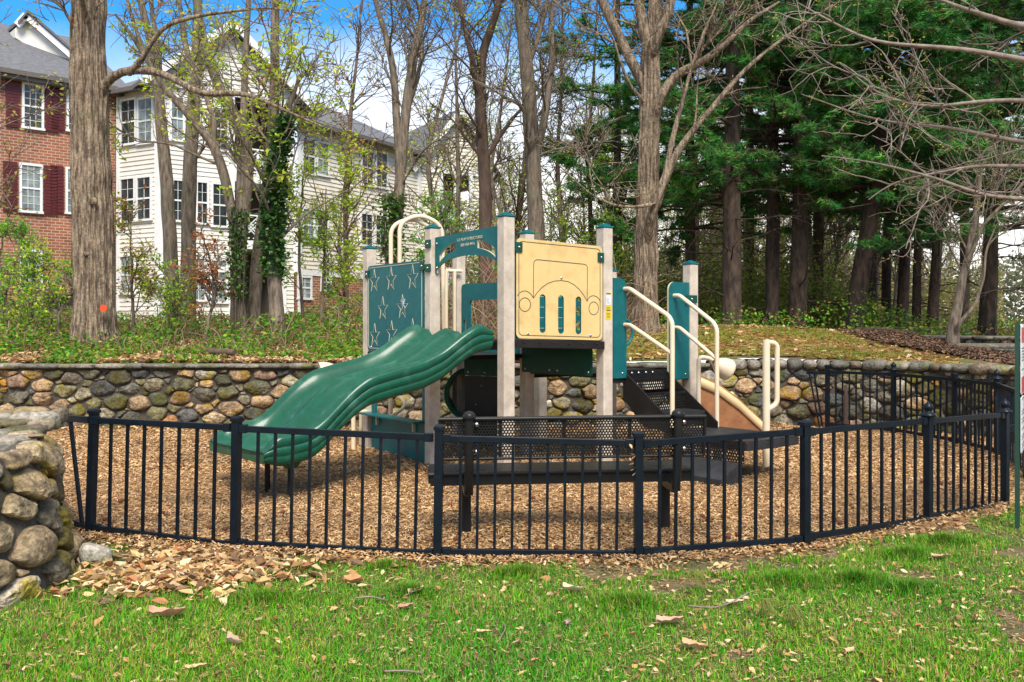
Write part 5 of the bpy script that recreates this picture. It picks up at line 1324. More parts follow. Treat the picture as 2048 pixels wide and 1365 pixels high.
def spawn(rg, Pn, Rn, n, t0, t1, l0, l1, a0, a1, up, K=6, wob=.16, rs=.6, rtip=.003, grav=0, w=None):
    N_, k, _ = Pn.shape
    ln = np.linalg.norm(np.diff(Pn, axis=1), axis=2).sum(1) if w is None else w
    idx = rg.choice(N_, n, p=ln / ln.sum()); tt = rg.uniform(t0, t1, n); ft = tt * (k - 1); i = np.minimum(ft.astype(int), k - 2); f = (ft - i)
    p0, p1 = Pn[idx, i], Pn[idx, i + 1]; pos = p0 + (p1 - p0) * f[:, None]; r = (Rn[idx, i] * (1 - f) + Rn[idx, i + 1] * f)
    tan = nrm(p1 - p0); perp = nrm(np.cross(tan, rg.standard_normal((n, 3)))); an = rg.uniform(a0, a1, n)[:, None]
    d = nrm(np.cos(an) * tan + np.sin(an) * perp + np.array([0, 0, 1.0]) * up)
    Ls = rg.uniform(l0, l1, n) * (1 - .45 * (tt - t0) / max(1e-6, t1 - t0)); out = [pos]; q = pos
    for s_ in range(K - 1):
        q = q + d * (Ls / (K - 1))[:, None]; out.append(q); d = nrm(d + wob * rg.standard_normal((n, 3)) + np.array([0, 0, 1.0]) * grav)
    r0 = np.maximum(r * rs * rg.uniform(.6, 1, n), rtip * 1.2)
    return np.stack(out, 1), r0[:, None] * (1 - np.linspace(0, 1, K))[None] ** .8 + rtip
def resample(pts, rad, n, wob=0, rg=None):
    pts = np.array(pts, float); d = np.concatenate([[0], np.cumsum(np.linalg.norm(np.diff(pts, axis=0), axis=1))]); s_ = np.linspace(0, d[-1], n)
    A = np.stack([np.interp(s_, d, pts[:, k]) for k in range(3)], -1); R = np.interp(s_, d, rad)
    for _ in range(max(2, n // 12)): A[1:-1] = .25 * A[:-2] + .5 * A[1:-1] + .25 * A[2:]
    if wob and rg is not None:
        w_ = rg.standard_normal((n, 3)); w_[:, 2] = 0
        for _ in range(4): w_[1:-1] = (w_[:-2] + w_[1:-1] + w_[2:]) / 3
        w_[0] = 0; A = A + w_ * wob
    return A, R
def trunk_tube(mb, A, R, sides=20, ridge=.06, seed=0, flare=0):
    """a trunk with furrowed bark cut into its surface"""
    k = len(A); t = nrm(np.gradient(A, axis=0)); ref = np.array([1.0, .2, 0]); u = nrm(np.cross(t, ref)); v = np.cross(t, u); a = np.arange(sides) * 2 * math.pi / sides
    d = np.concatenate([[0], np.cumsum(np.linalg.norm(np.diff(A, axis=0), axis=1))])
    Pn = np.stack([np.cos(a)[None] * 3.2 / 1 + 0 * d[:, None], np.sin(a)[None] * 3.2 + 0 * d[:, None], d[:, None] * 1.1 + 0 * a[None]], -1)
    rel = 1 + ridge * (2 * np.abs(2 * vnoise(Pn * ([3.0, 3.0, .6] if sides > 90 else [1.9, 1.9, .55]), seed) - 1) - 1) + .10 * (fbm(Pn * .5, seed + 5) - .5)
    if flare: rel = rel + (flare * np.exp(-d / .40))[:, None] * (.75 + .5 * np.cos(5 * a + seed)[None])
    V = A[:, None] + (R[:, None] * rel)[..., None] * (np.cos(a)[None, :, None] * u[:, None] + np.sin(a)[None, :, None] * v[:, None])
    i, j = np.meshgrid(np.arange(k - 1), np.arange(sides), indexing='ij'); j2 = (j + 1) % sides
    mb.add(V.reshape(-1, 3), np.stack([i * sides + j, i * sides + j2, (i + 1) * sides + j2, (i + 1) * sides + j], -1).reshape(-1, 4), None, True)
def leaves(mb, pos, size, rg, pal, jit=.25, flat=.6, asp=.55):
    n = len(pos); d = nrm(rg.standard_normal((n, 3)) * [1, 1, flat]); s_ = nrm(np.cross(d, rg.standard_normal((n, 3)) * [.5, .5, 1])); sz = size * rg.uniform(.6, 1.25, n); u = np.cross(d, s_)
    V = np.stack([pos, pos + d * (sz * .5)[:, None] + s_ * (sz * asp * .5)[:, None] + u * (sz * .12)[:, None], pos + d * sz[:, None], pos + d * (sz * .5)[:, None] - s_ * (sz * asp * .5)[:, None] + u * (sz * .12)[:, None]], 1)
    c = np.repeat(pick(pal, n, rg, jit), 4, axis=0)
    k = (np.arange(n) * 4)[:, None]
    mb.add(V.reshape(-1, 3), np.concatenate([k + [[0, 1, 2]], k + [[0, 2, 3]]]), c)
def on(Pn, n, rg, t0=.3, sp=.05):
    i = rg.integers(0, len(Pn), n); K = Pn.shape[1]; t = rg.uniform(t0, 1, n) * (K - 1); j = np.minimum(t.astype(int), K - 2); f = (t - j)[:, None]
    return Pn[i, j] * (1 - f) + Pn[i, j + 1] * f + rg.normal(0, sp, (n, 3))
YG = [(.64, .72, .05), (.50, .68, .05), (.74, .72, .08), (.40, .60, .05)]; GR = [(.14, .42, .03), (.24, .50, .04), (.36, .58, .05), (.09, .30, .03)]; OR = [(.52, .18, .05), (.60, .30, .12), (.42, .14, .06)]; BUD = [(.55, .50, .08), (.62, .56, .12), (.45, .40, .10)]; GOLD = [(.62, .44, .07), (.55, .36, .08), (.60, .50, .12)]

def tree(name, label, mains, m_bark, seed, n1=14, n2=90, n3=420, l1=(1.2, 3.0), leafn=300, leafs=.07, pal=YG, up=.3, group=None, cat="tree", t0=.35, ridge=.05, sides=16, flare=.25, l3=(.3, .8), cluster=3, extra=None, wob=.02, rt=.0035, tl=.2):
    """mains: polylines of (point, radius); the first one is the trunk and stands on the ground"""
    rg = np.random.default_rng(seed); mb = MB(); allP, allR = [], []
    for q, (pts, rad) in enumerate(mains):
        pts = [np.array(p, float) for p in pts]
        if q == 0:
            pts[0][2] = float(gz(pts[0][0], pts[0][1])) - .12
        if q:
            ax_ = np.concatenate(allP); k_ = np.argmin(np.linalg.norm(ax_ - pts[0], axis=1)); pts = [ax_[max(0, k_ - (1 if k_ % 16 else 0))]] + pts; rad = [rad[0]] + list(rad)
        A, R = resample(pts, rad, 26 if q else (150 if sides > 90 else 60), wob, rg); trunk_tube(mb, A, R, sides if q == 0 else 10, ridge, seed + q, flare if q == 0 else 0); 
        A2, R2 = resample(A, R, 16); allP.append(A2); allR.append(R2)
    root = thing(name, label, cat, allP[0][0], group)
    Pm, Rm = np.stack(allP), np.stack(allR)
    P1, R1 = spawn(rg, Pm, Rm, n1, t0, .98, *l1, R_(30), R_(75), up, 9, .14, .26, .005, .02)
    P2, R2 = spawn(rg, P1, R1, n2, .15, 1, l1[0] * .35, l1[1] * .45, R_(25), R_(70), .15, 7, .18, .55, .0035)
    P3, R3 = spawn(rg, np.concatenate([P2, spawn(rg, Pm, Rm, max(6, n2 // 6), t0, .95, .4, 1.0, R_(40), R_(85), .2, 7, .2, .2, .004)[0]]), np.concatenate([R2, np.full((max(6, n2 // 6), 7), .005)]), n3, .1, 1, *l3, R_(25), R_(70), .1, 5, .22, .6, rt)
    tubes(mb, P1, R1, 7); mb.build("trunk", m_bark, root)
    mc = MB(); tubes(mc, P2, R2, 5); tubes(mc, P3, R3, 4)
    if leafn:
        pos = on(P3, max(1, leafn // cluster), rg, tl, .02); pos = np.repeat(pos, cluster, 0) + rg.normal(0, leafs * .55, (len(pos) * cluster, 3)); leaves(mc, pos, leafs, rg, pal)
        mc.F[-1] = (mc.F[-1][0], False, 1)
    if extra: extra(mc, rg, P2, P3, Pm)
    mc.build("crown", [m_bark, M_LEAF], root)
    return root
def path(Y, *uvs):      # a limb through photo points (u, v[, Y])
    return [P(a[0], a[1], a[2] if len(a) > 2 else Y) for a in uvs]
def gbase(u, Y):         # a foot on the upper ground below column u
    x = (u - 1024) * Y / FPX; return np.array([x, Y, float(gz(np.array(x), np.array(Y)))])

# the big trunk at the left with its long arching limb
def big_extra(mc, rg, P2, P3, Pm):
    s_ = len(mc.F); pos = on(P3, 90, rg, .3, .05); pos = np.repeat(pos, 3, 0) + rg.normal(0, .06, (270, 3)); leaves(mc, pos, .08, rg, OR); mc.F[-1] = (mc.F[-1][0], False, 1)
Y0 = 15.0
tree("big_tree", "very thick furrowed grey brown trunk with an orange paint spot and one arching limb", [
    ([gbase(191, Y0)] + path(Y0, (188, 600), (184, 400), (180, 200), (176, 0), (174, -160), (176, -420)), [.34, .315, .30, .28, .25, .225, .17]),
    (path(Y0, (205, 160, Y0 - .1), (240, 142, 14.8), (290, 138, 14.6), (340, 150, 14.5), (385, 185, 14.4), (430, 192, 14.3), (475, 182, 14.3), (525, 200, 14.2), (580, 225, 14.2), (650, 255, 14)), [.085, .075, .066, .058, .052, .046, .04, .034, .025, .012]),
    (path(Y0, (278, 132, 14.6), (290, 100, 14.5), (330, 50, 14.4), (400, 30, 14.2), (470, 22, 14.1), (540, 15, 14), (620, 30, 13.8)), [.052, .044, .038, .03, .024, .016, .008])],
    M_BARK, 1, n1=16, n2=70, n3=330, l1=(.8, 2.2), leafn=330, leafs=.085, pal=YG, t0=.5, ridge=.12, sides=200, flare=.38, extra=big_extra)
bt = [o for o in bpy.data.objects if o.name.startswith("big_tree")][0]
mb = MB(); c = P(207, 617, Y0 - .36); rr = np.random.default_rng(5); prism(mb, FR(c, (1, .25, 0)), [((.045 + .012 * rr.random()) * math.cos(t), (.055 + .015 * rr.random()) * math.sin(t)) for t in np.linspace(0, 2 * math.pi, 13)[:-1]], (), -.02, .015)
mb.build("paint_spot", mat("orange_paint", (.75, .07, .01), None, 8, .6), bt)
mb = MB()
for u, v, r in ((186, 402, .075), (172, 508, .045), (203, 547, .04)):
    blob(mb, P(u, v, Y0 - .31), r, r * .28, r * .75, 0, int(u), (1, 1, 1), .9)
mb.build("bark_knot", M_BARK, bt)

mk = lambda u, Y, *uv: [gbase(u, Y)] + path(Y, *uv)
T_ = [
 ("young_tree", "upright brown trunk with a mossy side forking high in front of the white bay", mk(376, 19, (377, 500), (378, 400), (386, 250), (390, 150), (394, 60), (398, -60), (400, -250)), [.17, .155, .15, .135, .12, .10, .08, .05], [(path(19, (388, 170), (372, 90), (360, 30), (352, -80)), [.08, .06, .05, .03])], M_BARKG, 2, dict(pal=OR + YG, leafn=420, leafs=.09, n1=9, n2=36, n3=170)),
 ("young_tree", "dark slightly leaning trunk just right of the brick wall's corner, in front of the bay", mk(347, 20, (343, 500), (335, 380), (322, 250), (312, 150), (300, 80), (280, 0), (262, -120)), [.16, .15, .14, .125, .11, .09, .07, .04], [(path(20, (318, 190), (318, 90), (305, 20), (300, -100)), [.08, .06, .045, .03]), (path(20, (312, 150), (282, 90), (262, 30), (240, -60)), [.06, .05, .04, .02])], M_BARKG, 3, dict(pal=OR + GOLD, leafn=500, leafs=.09, n1=9, n2=36, n3=170)),
 ("young_tree", "thin pale trunk bowing left into a long diagonal stem across the bay windows", mk(484, 16.5, (478, 600), (472, 500), (462, 410), (448, 340), (425, 285), (380, 235), (330, 180), (300, 130), (270, 80), (230, 30)), [.115, .10, .095, .09, .085, .08, .07, .06, .05, .04, .02], [(path(16.5, (425, 285), (428, 250), (415, 200), (395, 150)), [.06, .05, .04, .02])], M_BARKG, 4, dict(pal=YG, leafn=700, leafs=.10, n1=10, n2=44, n3=220, cluster=4)),
 ("young_tree", "straight slender brown trunk in front of the lattice balconies with bright yellow green leaves", mk(508, 17, (512, 560), (522, 470), (535, 380), (545, 280), (548, 150), (549, 0), (552, -200)), [.125, .115, .105, .10, .095, .085, .07, .04], [], M_BARKG, 5, dict(pal=YG, leafn=1000, leafs=.105, t0=.3, n1=15, n2=56, n3=260, cluster=4)),
 ("young_tree", "leaning trunk thrown up diagonally behind the balconies' left post", mk(472, 21, (480, 480), (498, 320), (490, 280), (460, 220), (430, 150), (402, 70), (390, -20), (380, -160)), [.17, .16, .15, .145, .13, .12, .10, .08, .04], [(path(21, (478, 400), (486, 250), (492, 120), (497, 0), (505, -140)), [.10, .09, .075, .06, .03])], M_BARKG, 6, dict(pal=OR + YG, leafn=500, leafs=.09, n1=9, n2=36, n3=170)),
 ("ivy_tree", "pale trunk wrapped in dark ivy standing right of the lattice balconies", mk(560, 16, (554, 620), (548, 540), (543, 470), (548, 400), (556, 320), (575, 230), (600, 150)), [.135, .125, .115, .105, .09, .075, .05, .02], [], M_BARKG, 7, dict(pal=YG, leafn=800, leafs=.105, n1=11, n2=46, n3=220, cluster=4)),
 ("bare_tree", "twin stemmed bare tree rising over the climber arch in front of the far gable", mk(782, 19, (788, 500), (798, 380), (806, 280), (818, 170), (832, 90), (848, 20), (860, -120)), [.13, .125, .115, .105, .10, .09, .07, .035], [(path(19, (800, 350), (793, 200), (786, 120), (770, 60), (748, 0), (735, -100)), [.09, .08, .07, .06, .045, .02]), (path(19, (812, 230), (835, 160), (848, 100), (838, 60), (845, 20), (860, -40)), [.06, .05, .045, .04, .03, .02])], M_BARKG, 8, dict(pal=YG, leafn=260, leafs=.07, n1=24, n2=130, n3=700)),
 ("bare_tree", "bare reddish brown trunk directly behind the arch panel, forking near the top", mk(968, 20, (972, 450), (968, 320), (958, 180), (962, 120), (985, 50), (1005, -20), (1030, -160)), [.155, .145, .135, .12, .10, .08, .065, .03], [(path(20, (958, 200), (945, 120), (930, 60), (920, 0), (905, -120)), [.08, .07, .055, .045, .02]), (path(20, (965, 330), (1000, 270), (1045, 215), (1085, 180)), [.06, .05, .03, .015])], M_BARKR, 9, dict(pal=YG, leafn=240, leafs=.065, n1=26, n2=150, n3=800)),
 ("bare_tree", "thick straight bare trunk rising above the yellow panel's left corner", mk(1072, 19, (1072, 480), (1068, 350), (1058, 200), (1048, 90), (1040, 0), (1034, -180)), [.20, .185, .17, .155, .14, .125, .07], [(path(19, (1068, 330), (1092, 220), (1105, 120), (1100, 40), (1120, -60)), [.09, .08, .07, .05, .03]), (path(19, (1052, 140), (1075, 80), (1090, 20), (1110, -70)), [.07, .05, .04, .02])], M_BARKG, 10, dict(pal=YG, leafn=220, leafs=.065, n1=26, n2=150, n3=800)),
 ("oak_tree", "tall thick grey trunk right of the playground, splitting into several limbs high up", mk(1290, 16.5, (1290, 560), (1293, 420), (1298, 280), (1300, 150), (1302, 90), (1312, 0), (1322, -200)), [.25, .215, .20, .19, .175, .16, .13, .07], [(path(16.5, (1288, 165), (1268, 130), (1240, 75), (1208, 15), (1175, -60)), [.11, .10, .09, .08, .05]), (path(16.4, (1296, 90), (1282, 30), (1272, -50)), [.12, .10, .07]), (path(16.3, (1308, 90), (1335, 30), (1350, -60)), [.12, .10, .06]), (path(16.2, (1318, 190), (1350, 150), (1410, 120), (1460, 80), (1500, 40), (1560, 5)), [.10, .085, .07, .055, .04, .02]), (path(16, (1305, 415), (1320, 395), (1335, 350), (1362, 290), (1420, 220), (1490, 140), (1550, 90), (1660, 10)), [.09, .085, .08, .065, .05, .04, .03, .015]), (path(16, (1322, 385), (1334, 330), (1352, 250), (1380, 150), (1410, 60), (1440, 0)), [.06, .05, .045, .035, .03, .015]), (path(15.9, (1312, 405), (1280, 415), (1230, 412), (1180, 390), (1120, 330)), [.04, .03, .025, .018, .01])], M_BARK, 11, dict(pal=BUD, leafn=150, leafs=.05, n1=30, n2=150, n3=750, sides=170, ridge=.11, t0=.4)),
 ("small_tree", "thin pale leaning tree at the right edge of the mulch bed, dividing into three stems", mk(1903, 15.5, (1908, 640), (1925, 560), (1942, 480), (1955, 400), (1964, 330)), [.11, .085, .07, .06, .05, .02], [(path(15.4, (1944, 500), (1965, 450), (2000, 415), (2040, 375), (2090, 330)), [.04, .033, .028, .024, .015]), (path(15.3, (1920, 645), (1952, 610), (1965, 560), (1972, 500), (1990, 450)), [.035, .03, .025, .02, .01])], M_BARKG, 12, dict(pal=BUD, leafn=120, leafs=.045, n1=14, n2=70, n3=300)),
]
for nm, lab, main, rad, more, mt, seed, kw in T_:
    kw = dict(kw); r_ = tree(nm, lab, [(main, rad)] + more, mt, seed, **kw)
    if nm == "ivy_tree":
        rg = np.random.default_rng(70); mb = MB(); A, R = resample(main, rad, 60); n = 4200
        i = rg.integers(16, 50, n); an = rg.uniform(0, 6.28, n); rad_ = R[i] + np.abs(rg.normal(.02, .06, n)); pos = A[i] + np.stack([np.cos(an) * rad_, np.sin(an) * rad_, rg.normal(0, .08, n)], -1)
        leaves(mb, pos, .085, rg, [(.035, .10, .02), (.06, .15, .025), (.04, .12, .03), (.10, .20, .03)], asp=.9); mb.build("ivy", M_IVY, r_)
# ivy and creepers climbing two other trunks
for nm, ux, Yx, v0, v1, wdx, n in (("trunk_creeper", 475, 16.4, 420, 600, .09, 900), ("trunk_creeper", 785, 18.9, 390, 520, .14, 1600)):
    rg = np.random.default_rng(int(ux)); mb = MB(); v = rg.uniform(v0, v1, n); pos = np.stack([(ux - 1024) * Yx / FPX + rg.normal(0, wdx, n), Yx + rg.normal(0, .15, n), CH - (v - HV) * Yx / FPX], -1)
    leaves(mb, pos, .08, rg, [(.045, .13, .02), (.08, .19, .03), (.15, .27, .03)], asp=.8)
    for k in range(14): x = rg.normal(0, wdx); tube(mb, [(pos[0, 0] * 0 + (ux - 1024) * Yx / FPX + x * .6, Yx - .1, CH - (v1 + 60 - HV) * Yx / FPX), ((ux - 1024) * Yx / FPX + x, Yx - .12, CH - (v0 - HV) * Yx / FPX)], .008, 4, (.12, .09, .06))
    tag(mb.build(nm, M_IVY, origin=pos[0]), "dark green creeper climbing the thin bowed trunk" if ux == 475 else "thick dark ivy around the foot of the twin stemmed tree", "ivy")

# the bare tree at the right whose pale branches hang over the mound
Yb = 11.5
tree("spreading_tree", "bare spreading tree at the right edge with long pale grey twigs hanging over the mound", [
    ([gbase(2330, Yb)] + path(Yb, (2330, 500), (2310, 330), (2280, 180), (2250, 40), (2220, -150)), [.22, .20, .19, .16, .12, .06]),
    (path(Yb, (2310, 330), (2180, 300), (2080, 290), (1990, 275), (1900, 255), (1800, 250), (1700, 225), (1620, 190)), [.075, .05, .036, .028, .022, .017, .012, .006]),
    (path(Yb - .6, (2280, 180), (2150, 140), (2050, 118), (1940, 100), (1840, 95), (1740, 85), (1650, 40), (1600, 5)), [.075, .05, .038, .030, .024, .018, .013, .006]),
    (path(Yb + .5, (2310, 330), (2150, 330), (2050, 335), (1960, 330), (1880, 345), (1790, 360), (1740, 400)), [.065, .042, .030, .024, .019, .014, .006]),
    (path(Yb - .3, (2310, 330), (2140, 210), (2040, 200), (1940, 205), (1860, 215), (1760, 190), (1680, 130)), [.065, .042, .030, .024, .019, .014, .006]),
    (path(Yb + .3, (2250, 40), (2120, 60), (2020, 50), (1930, 20), (1850, -10)), [.08, .055, .04, .03, .015]),
    (path(Yb + .2, (2330, 480), (2180, 400), (2070, 400), (1960, 395), (1860, 350), (1770, 330), (1660, 310)), [.06, .04, .030, .024, .019, .014, .006]),
    (path(Yb - .1, (2280, 180), (2120, 0), (2000, -30), (1900, -60)), [.08, .05, .04, .02])],
    M_BARKL, 13, n1=46, n2=170, n3=620, l1=(.8, 2.0), l3=(.2, .6), leafn=1100, leafs=.035, pal=BUD, up=.0, t0=.3, cluster=2, tl=.6, rt=.0022, wob=.06)

# small trees and saplings in the undergrowth at the left
SAP = [(70, 16.0, 500, "leafy sapling below the brick building's lower windows", GR + YG, 1500, .085), (15, 17.5, 470, "green sapling at the left edge of the picture", GR, 1400, .09), (118, 15.2, 560, "low arching sapling just left of the big trunk", GR + YG, 1100, .08), (268, 17, 430, "sapling hung with dry orange leaves beside the big trunk's right side", OR + GOLD + YG, 1100, .10), (330, 16.5, 560, "spindly sapling with yellow green leaves before the bay's lowest windows", YG + GR, 1300, .08), (405, 16.2, 455, "sapling with papery orange leaves in front of the two stemmed trunks", OR, 700, .11), (640, 17.5, 380, "thin vine covered sapling in front of the wing's brick base", YG + GR, 1200, .08), (610, 18, 250, "tall wispy sapling with yellow green leaves before the wing", YG, 1500, .10), (700, 18.5, 300, "slender sapling with fresh leaves left of the star panel", YG, 1400, .10), (888, 18, 390, "bushy green sapling behind the arch panel", GR, 1500, .09), (1120, 21, 400, "light green sapling behind the yellow panel", YG + GR, 1200, .09), (1225, 22, 300, "slim leafy tree between the yellow panel and the tall grey trunk", GR + YG, 1500, .09)]
for k, (u, Y, vt, lab, pal, n, ls) in enumerate(SAP):
    b = gbase(u, Y); rg = np.random.default_rng(200 + k); top = P(u + rg.normal(0, 18), vt, Y); md = (b + top) / 2 + rg.normal(0, .12, 3)
    tree("sapling", lab, [([b, md, top], [.035, .025, .008])], M_BARKG, 200 + k, n1=12, n2=50, n3=180, l1=(.4, 1.0), l3=(.12, .4), leafn=int(n * .95), leafs=ls * .85, pal=pal, t0=.2, sides=8, flare=.1, cat="sapling", rt=.0025)

# ------------------------------------------------------------------ pines
NP = [(.05, .24, .04), (.09, .34, .05), (.03, .17, .035), (.16, .42, .06), (.045, .22, .06), (.20, .18, .06)]
def pine(label, u, Y, r, seed, lean=0, zlow=3.4, nb=60, blen=(1.8, 4.4), top=11.5, group="dark pines on the mound", tufts=9500, tone=1.0, dead=14, name="pine_tree"):
    r = r * .82; rg = np.random.default_rng(seed); b = gbase(u, Y); tp = b + np.array([lean, rg.normal(0, .2), top]); b[2] -= .12
    A, R = resample([b, b + (tp - b) * .35 + [0, 0, 0], tp], [r, r * .82, .05], 50, .015, rg); mb = MB(); trunk_tube(mb, A, R, 22, .10, seed, .22)
    root = thing(name, label, "tree", A[0], group)
    A2, R2 = resample(A, R, 24); Pm, Rm = A2[None], R2[None]
    # boughs: start points by height
    zz = rg.uniform(zlow, top - .3, nb); tt = np.interp(zz, A2[:, 2] - b[2], np.linspace(0, 1, 24)); i = np.minimum((tt * 23).astype(int), 22); pos = A2[i]; an = rg.uniform(0, 2 * math.pi, nb) ; ln = rg.uniform(*blen, nb) * (1 - .55 * smooth(zlow + 2.5, top + 1, zz))
    K = 9; d = np.stack([np.cos(an), np.sin(an), rg.normal(.05, .12, nb)], -1); q = pos; out = [q]
    for s_ in range(K - 1):
        q = q + nrm(d) * (ln / (K - 1))[:, None]; out.append(q); d = d + rg.normal(0, .10, (nb, 3)) + np.array([0, 0, -.05 + .028 * s_])
    P1 = np.stack(out, 1); R1 = (.045 * rg.uniform(.5, 1, nb))[:, None] * (1 - np.linspace(0, 1, K))[None] + .006
    tubes(mb, P1, R1, 6)
    if dead:
        Pd, Rd = spawn(rg, Pm, Rm, dead, .05, .45, .8, 2.6, R_(70), R_(100), .0, 8, .12, .12, .005); tubes(mb, Pd, Rd, 5); Pe, Re = spawn(rg, Pd, Rd, dead * 6, .3, 1, .2, .9, R_(30), R_(70), 0, 5, .2, .6, .003); tubes(mb, Pe, Re, 4)
    mb.build("trunk", M_BARKD, root)
    mc = MB(); P2, R2_ = spawn(rg, P1, R1, nb * 9, .25, 1, .4, 1.1, R_(25), R_(65), .03, 5, .12, .5, .004); P2[:, :, 2] = P2[:, :1, 2] + (P2[:, :, 2] - P2[:, :1, 2]) * .5
    tubes(mc, P2, R2_, 4)
    n = tufts; pos = on(np.concatenate([P2, P2, P1[:, :5]], 0), n, rg, .2, .03) if P1.shape[1] == 5 else on(P2, n, rg, .15, .035)
    m = 13; d = nrm(rg.standard_normal((n, m, 3)) * [1, 1, .6] + [0, 0, .2]); L_ = rg.uniform(.08, .17, (n, m, 1)); s_ = nrm(np.cross(d, rg.standard_normal((n, m, 3)))) * .0085
    p = pos[:, None]; V = np.stack([p - s_, p + s_, p + d * L_], 2)
    c = np.repeat(pick(NP, n, rg, .3), m * 3, axis=0) * tone; c = np.minimum(c, .9)
    k = (np.arange(n * m) * 3)[:, None]; mc.add(V.reshape(-1, 3), k + [[0, 1, 2]], c, False, 1)
    mc.build("crown", [M_BARKD, M_NEEDLE], root); return root
PINES = [("dark pine with the thickest trunk, nearest the playground stairs", 1464, 20, .27, 0, 3.2, 11.5, {}),
 ("dark pine, left one of the close pair in the middle of the mound", 1544, 21.5, .21, .1, 4.2, 11.5, {}),
 ("dark pine, right one of the close pair in the middle of the mound", 1594, 21, .25, .25, 4.0, 11.5, {}),
 ("dark pine leaning strongly to the right above the mulch bed", 1703, 20.5, .26, 1.6, 3.0, 11.0, {}),
 ("pine half hidden behind the close pair", 1632, 25, .2, .2, 3.8, 12, {}),
 ("slender pine behind the leaning one", 1772, 25, .17, .3, 3.6, 12, {}),
 ("reddish trunked pine between the leaning pine and the mulch bed's tree", 1802, 24.5, .2, .45, 3.4, 12, {}),
 ("thin dark pine behind the mulch bed", 1832, 27, .16, .2, 3.2, 12, {}),
 ("tilted dark pine behind the mulch bed's pale tree", 1862, 26.5, .2, 1.0, 3.2, 12, {}),
 ("dark pine farthest right, standing clear on the slope by the slab steps", 1975, 19.5, .22, .15, 2.4, 11, {}),
 ("pine behind the tall grey trunk's left side", 1235, 24, .17, 0, 3.0, 11, dict(nb=34, blen=(1.2, 2.8), tufts=3600)),
 ("pine just right of the tall grey trunk", 1380, 23, .18, 0, 3.0, 12, {}),
 ("pine at the right edge of the picture, its boughs reaching over the sign", 2120, 17.5, .24, 0, 2.4, 10.5, {}),
 ("deep green pine high behind the mound's crest", 1500, 29, .2, 0, 4.5, 14, dict(blen=(2.2, 4.8))),
 ("broad pine far behind the mulch bed", 1745, 31, .2, 0, 4.8, 14, dict(blen=(2.2, 5))),
 ("far pine at the right, above the distant field", 1930, 30, .2, 0, 4.2, 14, dict(blen=(2.2, 5)))]
for k, (lab, u, Y, r, lean, zl_, tp_, kw) in enumerate(PINES):
    pine(lab, u, Y, r, 300 + k, lean, zl_, top=tp_, **kw)

# ------------------------------------------------------------------ the bare wood beyond, tree by tree
rgw = np.random.default_rng(99)
PROTO = []
for k in range(6):
    b = np.array([0.0, 60 + k, 0]); rg = np.random.default_rng(400 + k); h = rg.uniform(10, 13)
    mb = MB(); A, R = resample([b, b + [rg.normal(0, .3), rg.normal(0, .3), h * .5], b + [rg.normal(0, .6), rg.normal(0, .6), h]], [.10, .075, .02], 30, .05, rg); trunk_tube(mb, A, R, 9, .08, k, .15)
    A2, R2 = resample(A, R, 16); Pm, Rm = A2[None], R2[None]
    P1, R1 = spawn(rg, Pm, Rm, 30, .15, 1, 1.2, 3.2, R_(25), R_(60), .25, 8, .12, .3, .006); P2, R2 = spawn(rg, P1, R1, 130, .15, 1, .6, 1.6, R_(25), R_(65), .1, 6, .16, .6, .006); P3, R3 = spawn(rg, P2, R2, 300, .1, 1, .3, .9, R_(25), R_(65), .1, 4, .2, .6, .005)
    root = thing("bare_tree", "slender leafless tree in the bare wood beyond the playground and the pines", "tree", b, "bare trees in the wood beyond")
    tubes(mb, P1, R1, 5); mb.build("trunk", M_BARKR if k % 2 else M_BARKG, root)
    mc = MB(); tubes(mc, P2, R2, 4); tubes(mc, P3, R3, 3); pos = on(P3, 700, rg, .2, .06); leaves(mc, pos, .12, rg, [YG, YG, BUD, GOLD, YG, GR][k]); mc.F[-1] = (mc.F[-1][0], False, 1)
    mc.build("crown", [M_BARKR if k % 2 else M_BARKG, M_LEAF], root); PROTO.append(root)
spots = []
for k in range(70):
    Y = rgw.uniform(26, 62); u = rgw.choice([rgw.uniform(860, 1260), rgw.uniform(1150, 1700), rgw.uniform(1250, 1900), rgw.uniform(1250, 1960)])
    spots.append((u, Y))
for u, Y in ((905, 24), (1010, 25), (1140, 24), (1190, 26), (14, 22), (690, 29)): spots.append((u, Y))
for k, (u, Y) in enumerate(spots):
    x = (u - 1024) * Y / FPX; loc = (x, Y, float(gz(np.array(x), np.array(Y))) - .1); rz, sc = rgw.uniform(0, 6.28), rgw.uniform(.75, 1.15)
    if k < 6: r = PROTO[k]; r.location = loc; r.rotation_euler = (0, 0, rz); r.scale = (sc, sc, sc)
    else: dup(PROTO[k % 6], loc, rz, sc)

# ------------------------------------------------------------------ undergrowth
def ug_height(x, y):      # how tall the tangle stands
    u = 1024 + x * FPX / y
    base = np.interp(u, [-200, 0, 120, 240, 420, 480, 600, 700, 900, 1000, 1240, 1300, 1600, 1700, 1900, 2300], [.75, .75, .5, .35, .35, .3, .4, .7, 1.5, 1.5, 1.1, .25, .3, .7, .3, .1])
    return base * smooth(12.9, 16.5, y) * (.35 + 1.3 * fbm(np.stack([x * .7, y * .7, 0 * x], -1), 61))
rg = np.random.default_rng(77)
n = 150000
y = 12.9 + 16 * rg.random(n) ** 1.7; x = rg.uniform(-.62, .60, n) * y
u = 1024 + x * FPX / y; ok = (y > wall_y(x) + .1) & ((x < 1.5) | ((y > 17.4 + .5 * rg.standard_normal(n)) & (rg.random(n) < .5)))
den = fbm(np.stack([x * 1.1, y * 1.1, 0 * x], -1), 66); ok &= den > .43 + .14 * rg.random(n) + .10 * (1 - smooth(.1, .9, y - wall_y(x)))
x, y = x[ok], y[ok]; n = len(x); h = ug_height(x, y) + .06
z = gz(x, y) + h * rg.random(n) ** 1.3
